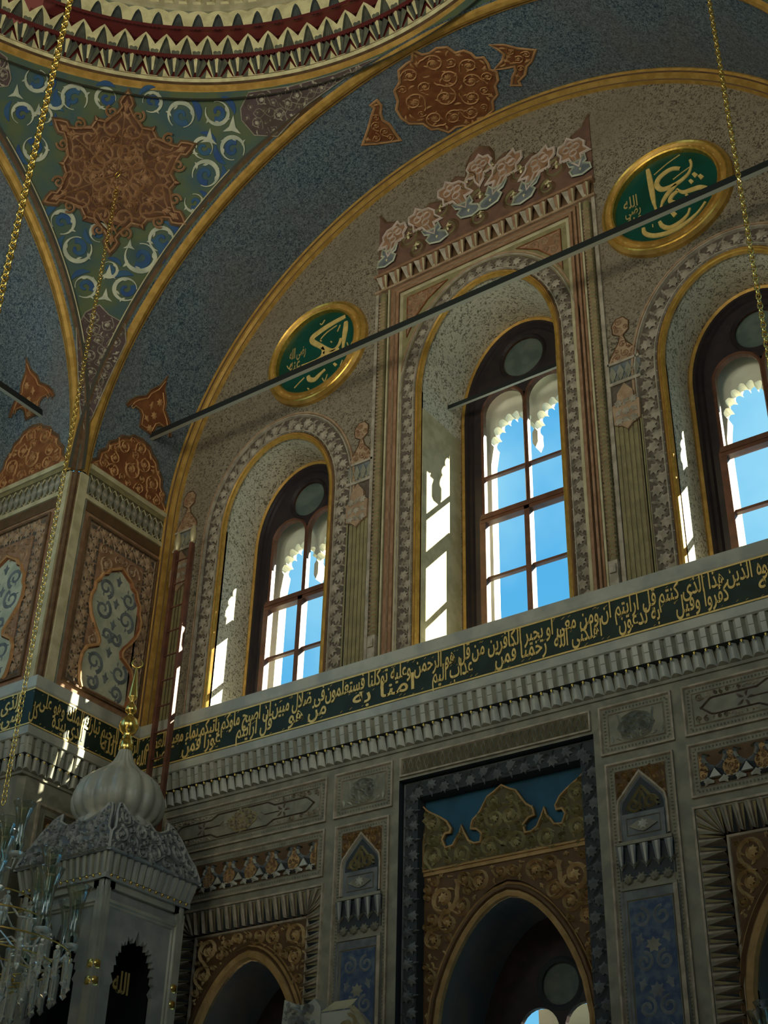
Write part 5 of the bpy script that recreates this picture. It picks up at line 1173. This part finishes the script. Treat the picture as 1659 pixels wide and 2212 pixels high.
mb = MB(); mb.sweep(fr, pointed(.03, .80, .5, 3.75, 1.18), [(0, -.03), (0, .03), (.03, .05), (.055, .03), (.06, .02), (.075, .045), (.10, .045), (.115, .015), (.13, .03), (.145, .0)], ['ochre', 'ochre', 'ochre', 'brown', 'ochre_ground', 'brown', 'ochre_ground', 'ochre', 'brown']); place(mb.build('arch_moulding'), t)
# side arches in their stalactite frames
def side_arch(c, label):
    t = empty('side_portal', (c, 0, 0), label=label, category='portal'); fr = FBo(-.11)
    mb = MB(); A_ = [(-1.01, 1.0), (-1.01, 5.32), (1.01, 5.32), (1.01, 1.0)]; B_ = [(-.78, 1.0), (-.78, 5.07), (.78, 5.07), (.78, 1.0)]
    mb.sweep(FB, [(c+x, z) for x, z in A_], [(0, 0), (.0, .02), (.02, .02), (.03, .0)], 'carved_light'); mb.sweep(fr, [(c+x, z) for x, z in B_], [(-.03, 0), (-.02, .025), (0, .03), (.01, .0)], 'carved_light')
    for i in range(3):
        n = (38, 18, 38)[i]; P0, P1, Q0, Q1 = A_[i], A_[i+1], B_[i], B_[i+1]
        def q(u, v, d):       # u along the frame, v from the outer edge to the inner edge
            ax, az = P0[0]+(P1[0]-P0[0])*u, P0[1]+(P1[1]-P0[1])*u; bx, bz = (Q0[0], min(az, 5.07)) if i != 1 else (max(-.78, min(.78, ax)), 5.07)
            return FB(c+ax+(bx-ax)*v, az+(bz-az)*v, -.11*v+d)
        for k in range(n):
            u0 = k/n; w_ = 1/n
            for a0, a1, b0, b1, h0, h1, mt in ((0, .30, .30, .42, 0, .05, 'stone_grey'), (.30, .55, .42, .55, .05, .01, 'carved_light'), (.55, .72, .55, .66, .01, -.01, 'carved_ground'), (.72, 1, .66, .70, -.01, 0, 'olive')):
                mb.add([q(u0+a0*w_, 0.02, h0*.3), q(u0+a1*w_, 0.02, h1*.3), q(u0+b1*w_, .96, .035+h1), q(u0+b0*w_, .96, .035+h0)], [[0, 1, 2, 3]], mt)
            mb.add([q(u0, .02, 0), q(u0+.30*w_, .96, .035), q(u0, .96, 0)], [[0, 1, 2]], 'carved_ground'); mb.add([q(u0+w_, .02, 0), q(u0+.70*w_, .96, .035), q(u0+w_, .96, 0)], [[0, 1, 2]], 'slate_ground')
    place(mb.build('stalactite_frame'), t)
    C1 = pointed(c, .86, .5, 3.75, 1.14); sp = [(c-.76, 3.4), (c-.76, 5.04), (c+.76, 5.04), (c+.76, 3.4)]+[p_ for p_ in reversed(C1) if p_[1] > 3.4 and abs(p_[0]-c) < .755]
    mb = MB(); mb.poly(fr, sp, 0, .01, 'ochre_ground'); scrolls(mb, fr, sp, .03, .16, .01, .04, 'ochre_line', .30, 41, 1400, dens=.92); place(mb.build('spandrel'), t)
    mb = MB(); mb.sweep(fr, pointed(c, .68, .5, 3.75, .98), [(0, -.04), (0, .0), (.02, .04), (.07, .06), (.09, .03), (.10, .025), (.13, .05), (.15, .02), (.175, .03), (.19, 0)], ['ochre', 'ochre', 'ochre', 'ochre', 'brown', 'ochre_ground', 'ochre', 'ochre_ground', 'ochre']); place(mb.build('arch_moulding'), t)
side_arch(-3.08, 'left lower arch with orange scrollwork, behind the minbar canopy'); side_arch(3.08, 'right lower arch with stalactite frame, cut by the right edge')

# ================================================================== minbar canopy
MX, MY = -4.09, -1.09; HW = .59
t = empty('minbar', (MX, MY, FLOOR), label='marble minbar canopy with ribbed onion dome, carved crown and gilt crescent finial', category='minbar')
fM = [lambda s, z, d: (MX+HW+d, MY+s, z), lambda s, z, d: (MX+s, MY-HW-d, z), lambda s, z, d: (MX-HW-d, MY-s, z), lambda s, z, d: (MX-s, MY+HW+d, z)]
for i, fr in enumerate(fM):
    mb = MB(); hw = HW-.04; c0 = .02
    half = [(.30, 2.0), (.30, 4.2)]; N = 9
    for k in range(N):
        a = k/N*pi/2; r_ = 1+.05*(k % 2); half.append((.30*cos(a)**.8*r_, 4.2+.52*sin(a)**.9*r_))
        half.append((.30*cos(a+.06)**.8*(r_-.1)+.0, 4.2+.52*sin(a+.06)**.9*(r_-.1)))
    half.append((0, 4.80)); o = half+[(-a, b_) for a, b_ in reversed(half[:-1])]
    mb.poly(fr, [(-hw, 2.0), (hw, 2.0), (hw, 5.12), (-hw, 5.12)], -.10, -.04, 'marble_blue', holes=[o])
    mb.sweep(fr, [(-hw+.03, 2.0), (-hw+.03, 4.99), (hw-.03, 4.99), (hw-.03, 2.0)], [(0, -.04), (0, .0), (-.03, .0), (-.04, -.02), (-.06, -.02), (-.07, -.04)], 'marble')
    place(mb.build('arched_panel'), t)
    mb = MB(); mb.rect(fr, -HW, 5.10, HW, 5.2, -.15, .0, 'marble')
    place(mb.build('lintel'), t)
for sx in (-1, 1):
    for sy in (-1, 1):
        x, y = MX+sx*(HW-.045), MY+sy*(HW-.045); mb = MB(); mb.lathe([(.055, 0), (.052, 2.3), (.052, 4.9), (.06, 4.95), (.06, 5.1)], (x, y, .1), 'marble', 16)
        mb.box(x-.05, y-.05, .1, x+.05, y+.05, 5.1, 'marble'); c = mb.build('corner_post'); place(c, t)
        for z in (4.30, 4.14):
            mb = MB(); mb.lathe([(.052, 0), (.066, .01), (.066, .075), (.052, .085)], (x, y, z), 'brass', 16); mb.build('gilt_ring', c)
mb = MB(); mb.box(MX-.5, MY-.5, 1.8, MX+.5, MY+.5, 2.0, 'marble'); mb.box(MX-.55, MY-.55, FLOOR, MX+.55, MY+.55, 1.8, 'marble'); place(mb.build('platform'), t)
mb = MB(); mb.box(MX-.45, MY-.45, 2.0, MX+.42, MY-.42+.0, 5.0, 'void') if 0 else None
mb.box(MX-.5, MY-.5, 5.0, MX+.5, MY+.5, 5.05, 'void'); mb.box(MX-.47, MY+.30, 2.0, MX+.47, MY+.33, 5.0, 'void'); mb.box(MX-.33, MY-.47, 2.0, MX-.30, MY+.47, 5.0, 'void'); place(mb.build('dark_interior'), t)  # near-black plates put in as the shade inside the canopy
mb = MB()
for i, fr0 in enumerate(fM):       # fluted cove under the crown with beads
    fr = lambda s, t, d, fr0=fr0: fr0(s/.62*(HW+d), t, d)
    n = 14
    for k in range(n):
        s = -.62+1.24*(k+.5)/n; w = .62/n
        mb.add([fr(s-w, 5.22, .03), fr(s-w*.3, 5.22, .045), fr(s-w*.3, 5.42, .09), fr(s-w, 5.42, .07)], [[0, 1, 2, 3]], 'marble_blue'); mb.add([fr(s-w*.3, 5.22, .045), fr(s+w*.5, 5.22, .045), fr(s+w*.5, 5.42, .09), fr(s-w*.3, 5.42, .09)], [[0, 1, 2, 3]], 'marble'); mb.add([fr(s+w*.5, 5.22, .045), fr(s+w, 5.22, .03), fr(s+w, 5.42, .07), fr(s+w*.5, 5.42, .09)], [[0, 1, 2, 3]], 'stone_grey')
    fr = fr0
    mb.rect(fr, -.63, 5.17, .63, 5.225, -.05, .035, 'marble_blue')
place(mb.build('fluted_cove'), t)
for i, fr in enumerate(fM):
    for k in range(13): bead(fr(-.60+1.2*(k+.5)/13, 5.205, .045), t)
for i, fr in enumerate(fM):       # carved crown leaf, leaning in
    def q(s, z, d, fr=fr):
        k = max(0., min(1., (z-5.42)/.66)); return fr(s*(1-.40*k), z, .10-.26*k+.03*sin(pi*k)+d)
    hf = [(.68, 5.42), (.71, 5.52), (.72, 5.64), (.68, 5.70), (.68, 5.80), (.69, 5.90), (.67, 5.98), (.64, 6.04), (.58, 6.06), (.50, 6.0), (.44, 5.95), (.38, 5.93), (.30, 5.90), (.20, 5.87), (.10, 5.87), (.05, 5.90)]
    O_ = [(-x, z) for x, z in hf]+[(0, 5.92)]+list(reversed(hf))
    mb = MB(); mb.poly(q, O_, -.03, 0, 'slate', sub=1); mb.ridge(q, O_, .03, 0, .02, 'marble_blue')
    scrolls(mb, q, O_, .03, .12, 0, .03, 'marble_blue', .3, 50+i, 1200, dens=.92); mb.ridge(q, [(-.7, 5.45), (.7, 5.45)], .03, 0, .03, 'marble_blue')
    for sg in (-1, 1): mb.ridge(q, [(0, 5.5), (sg*.15, 5.6), (sg*.3, 5.55), (sg*.5, 5.58)], .025, 0, .035, 'marble_blue')
    place(mb.build('carved_crown'), t)
mb = MB(); pr_ = [(.40, 5.75), (.41, 5.95), (.385, 6.0), (.36, 6.03), (.42, 6.08), (.455, 6.16), (.465, 6.25), (.45, 6.35), (.40, 6.46), (.30, 6.56), (.19, 6.64), (.12, 6.72), (.085, 6.80), (.066, 6.88), (.06, 6.95)]
mb.lathe([(r, z) for r, z in pr_], (MX, MY, 0), 'marble', 128, .10, 16); place(mb.build('onion_dome'), t)
mb = MB(); mb.lathe([(.06, 6.86), (.078, 6.88), (.078, 7.0), (.05, 7.01), (.06, 7.04), (.04, 7.06), (.085, 7.10), (.108, 7.16), (.108, 7.20), (.085, 7.26), (.035, 7.30), (.03, 7.32), (.06, 7.35), (.068, 7.38), (.05, 7.43), (.022, 7.46), (.02, 7.48), (.055, 7.53), (.055, 7.535), (.012, 7.86), (.012, 7.90)], (MX, MY, 0), 'brass', 20)
cz = 7.965; arc = [(MX+.058*cos(a)*.707, MY+.058*cos(a)*.707, cz+.058*sin(a)) for a in [pi*.62+2*pi*.82*k/18 for k in range(19)]]
mb.tube(arc, .013, 'brass', 8, rf=lambda q: .25+1.0*sin(pi*q)); place(mb.build('finial'), t)
mb = MB()      # gilt inscription plate hanging in the dark opening
letter(mb, fM[0], ar('الله'), -.12, 4.2, .1, 4.42, -.2, .01, 'letter_dull'); place(mb.build('gilt_ornament'), t)

# ================================================================== carved marble crest at the lower edge
t = empty('marble_crest', (-.95, -1.5, FLOOR), label='carved pale marble crest with a scroll and leaves rising at the bottom edge', category='marble crest')
fr = FBo(1.5); mb = MB()
mb.poly(fr, [(-1.25, 2.6), (-1.28, 3.4), (-1.25, 3.765), (-1.1, 3.70), (-1.0, 3.70), (-.92, 3.74), (-.85, 3.66), (-.8, 2.6)], -.12, 0, 'marble'); scrolls(mb, fr, [(-1.25, 2.6), (-1.28, 3.4), (-1.23, 3.73), (-.9, 3.70), (-.85, 2.6)], .03, .1, 0, .05, 'marble_blue', .35, 3, 500); place(mb.build('leaf_block'), t)
mb = MB(); mb.add([fr(-.80, 3.60, .06), fr(-.50, 3.60, .06), fr(-.50, 3.70, -.05), fr(-.74, 3.70, -.05)], [[0, 1, 2, 3]], 'cream'); mb.poly(fr, [(-.80, 2.6), (-.80, 3.59), (-.48, 3.59), (-.30, 3.40), (-.25, 2.6)], -.1, .05, 'marble')
mb.ridge(fr, spiral(-.52, 3.45, .1, 1.4, -1, 1.3), .035, .05, .04, 'cream'); mb.ridge(fr, [(-.48, 3.6), (-.42, 3.55), (-.36, 3.45), (-.30, 3.3)], .05, .05, .05, 'cream')
for k in range(6): mb.leaf(fr, -.45+.05*k, 3.42-.06*k, 1+k*.4, .12, .05, .05, 'cream', k % 3)
place(mb.build('scroll_block'), t)
mb = MB(); mb.box(-1.2, 1.4-3.0, FLOOR, -.3, 1.5-2.9+.1, 2.62, 'marble'); place(mb.build('base'), t)

# ================================================================== hanging chains
def chain(x, y, z0, z1, wire, pitch, label, nm='hanging_chain', mat='brass', seg=10):
    mb = MB(); n = int((z1-z0)/pitch); a_ = pitch*.72; b_ = pitch*.42
    base = [[(b_*cos(t_), a_*sin(t_)) for t_ in [2*pi*k/seg for k in range(seg)]]]
    for i in range(n):
        z = z1-(i+.5)*pitch; ax = i % 2
        pts = [(x+(p if not ax else 0)*.9+(p*.25 if ax else 0), y+(p if ax else p*.25), z+q) for p, q in base[0]]
        mb.tube(pts, wire, mat, 5, closed=True)
    return mb.build(nm, label=label, category='chain')
chain(.06, YC, 3.0, 21.6, .0085, .052, 'thick bright gold chain hanging from the dome at the upper left', seg=9)
chain(-4.122, -2.596, 5.75, 14.62, .0055, .055, 'thin dark gold chain hanging from the brown star of the pendentive')
chain(4.122, -2.596, 3.75, 14.62, .0065, .05, 'gold chain hanging down along the right edge of the view')

# ================================================================== crystal chandeliers
def shade_mb(c, s=1.):
    mb = MB(); P_ = [(.035, 0), (.05, .03), (.062, .08), (.055, .14), (.05, .2), (.056, .3), (.075, .4), (.10, .47), (.112, .50), (.116, .505), (.108, .50), (.096, .465), (.071, .40), (.052, .30), (.046, .2), (.05, .14), (.056, .08), (.03, .02)]
    mb.lathe([(r*s, z*s) for r, z in P_], c, 'lamp_glass', 20); return mb
def chandelier(cx, cy, zb, label, tiers, grp=None):
    t = empty('chandelier', (cx, cy, zb), label=label, category='chandelier')
    mb = MB(); mb.lathe([(.012, 1.0), (.03, 1.0), (.05, .9), (.03, .8), (.02, .55), (.08, .45), (.11, .38), (.06, .3), (.03, .1), (.09, 0), (.15, -.06), (.1, -.16), (.04, -.2), (.09, -.3), (.05, -.42), (0, -.5)], (cx, cy, zb), 'crystal', 14); place(mb.build('stem'), t)
    sh = None; cup = None; drop = None; nd = 0
    for (R_, z, n, a0, s) in tiers:
        for k in range(n):
            a = a0+2*pi*k/n; px, py = cx+R_*cos(a), cy+R_*sin(a)
            mb = MB(); mb.tube([(cx+r_*cos(a), cy+r_*sin(a), z+dz) for r_, dz in ((.04, -.02), (R_*.35, .06), (R_*.6, -.12), (R_*.9, -.15), (R_, -.05))], .011, 'crystal', 6); place(mb.build('arm'), t)
            mb = shade_mb((px, py, z), s); place(mb.build('glass_shade'), t)
            mb = MB(); mb.lathe([(0, -.05), (.05, -.045), (.085, -.01), (.08, 0), (.03, -.02), (0, -.02)], (px, py, z), 'crystal', 12); mb.lathe([(.0, 0), (.016, 0), (.016, .10), (0, .11)], (px, py, z-.02), 'iron', 8); place(mb.build('bobeche'), t)
    R = random.Random(9)
    rings = [(.88, .02, 24), (.76, -.10, 20), (.60, -.18, 16), (.42, -.30, 12), (.2, -.42, 5), (.66, .28, 13), (.45, .5, 8)]
    mb0 = MB()
    for (R_, z, n) in rings: mb0.tube([(cx+R_*cos(2*pi*k/28), cy+R_*sin(2*pi*k/28), zb+z+.01) for k in range(28)], .008, 'brass', 5, closed=True)
    place(mb0.build('brass_ring'), t)
    me = None
    for (R_, z, n) in rings:
        for k in range(n):
            a = 2*pi*k/n+R_*3; px, py = cx+R_*cos(a), cy+R_*sin(a); L_ = .22+.1*R.random()
            if me is None:
                mb = MB(); mb.lathe([(0, 0), (.012, -.01), (.012, -.03), (.004, -.04), (.02, -.055), (.02, -.07), (.016, -.26), (.022, -.28), (0, -.32)], (0, 0, 0), 'crystal', 5, smooth=False); o = mb.build('crystal_drop'); me = o.data
            else: o = bpy.data.objects.new('crystal_drop', me); COL.objects.link(o)
            o.parent = t; o.location = (px-cx, py-cy, z); o.scale = (1.7, 1.7, .8+L_)
    return t
chandelier(-4.12, -2.6, 4.30, 'crystal chandelier with tall clear glass shades at the lower left edge', [(.88, 4.40, 10, 0, 1.1), (.60, 4.76, 6, .5, 1.05), (.30, 5.22, 3, .1, 1.0)])
t = empty('glass_lamp', (4.122, -2.596, 2.0), label='clear glass lamp shades just entering at the lower right edge', category='lamp')
pp = CAM+ray(1658, 2172)*11.0
for dx, dz in ((0, 0), (-.06, -.07)):
    mb = shade_mb((pp.x+dx, pp.y+.1*dz, pp.z-.48+dz), 1.0); place(mb.build('glass_shade'), t)
mb = MB(); mb.tube([(pp.x, pp.y, pp.z-.5), (4.122, -2.596, 2.0)], .012, 'brass', 6); mb.tube([(4.122, -2.596, 2.0), (4.122, -2.596, 3.76)], .012, 'brass', 6); place(mb.build('arm'), t)

# ------------------------------------------------------------------ groups of like things
GR = {'fluted_pilaster': 'fluted pilasters of the window wall', 'calligraphy_roundel': 'calligraphy roundels', 'tie_bar': 'iron tie bars', 'carved_panel': 'carved panels under the cornice', 'niche_panel': 'blue tiled niche panels', 'side_portal': 'side arches of the lower wall', 'hanging_chain': 'gold hanging chains', 'dome_cornice': 'stalactite rows of the dome', 'window_1': 'tall arched windows', 'window_2': 'tall arched windows', 'window_3': 'tall arched windows'}
for o in S.objects:
    if o.parent is None and o.type in ('EMPTY', 'MESH'):
        k = o.name.split('.')[0]
        if k in GR: o['group'] = GR[k]
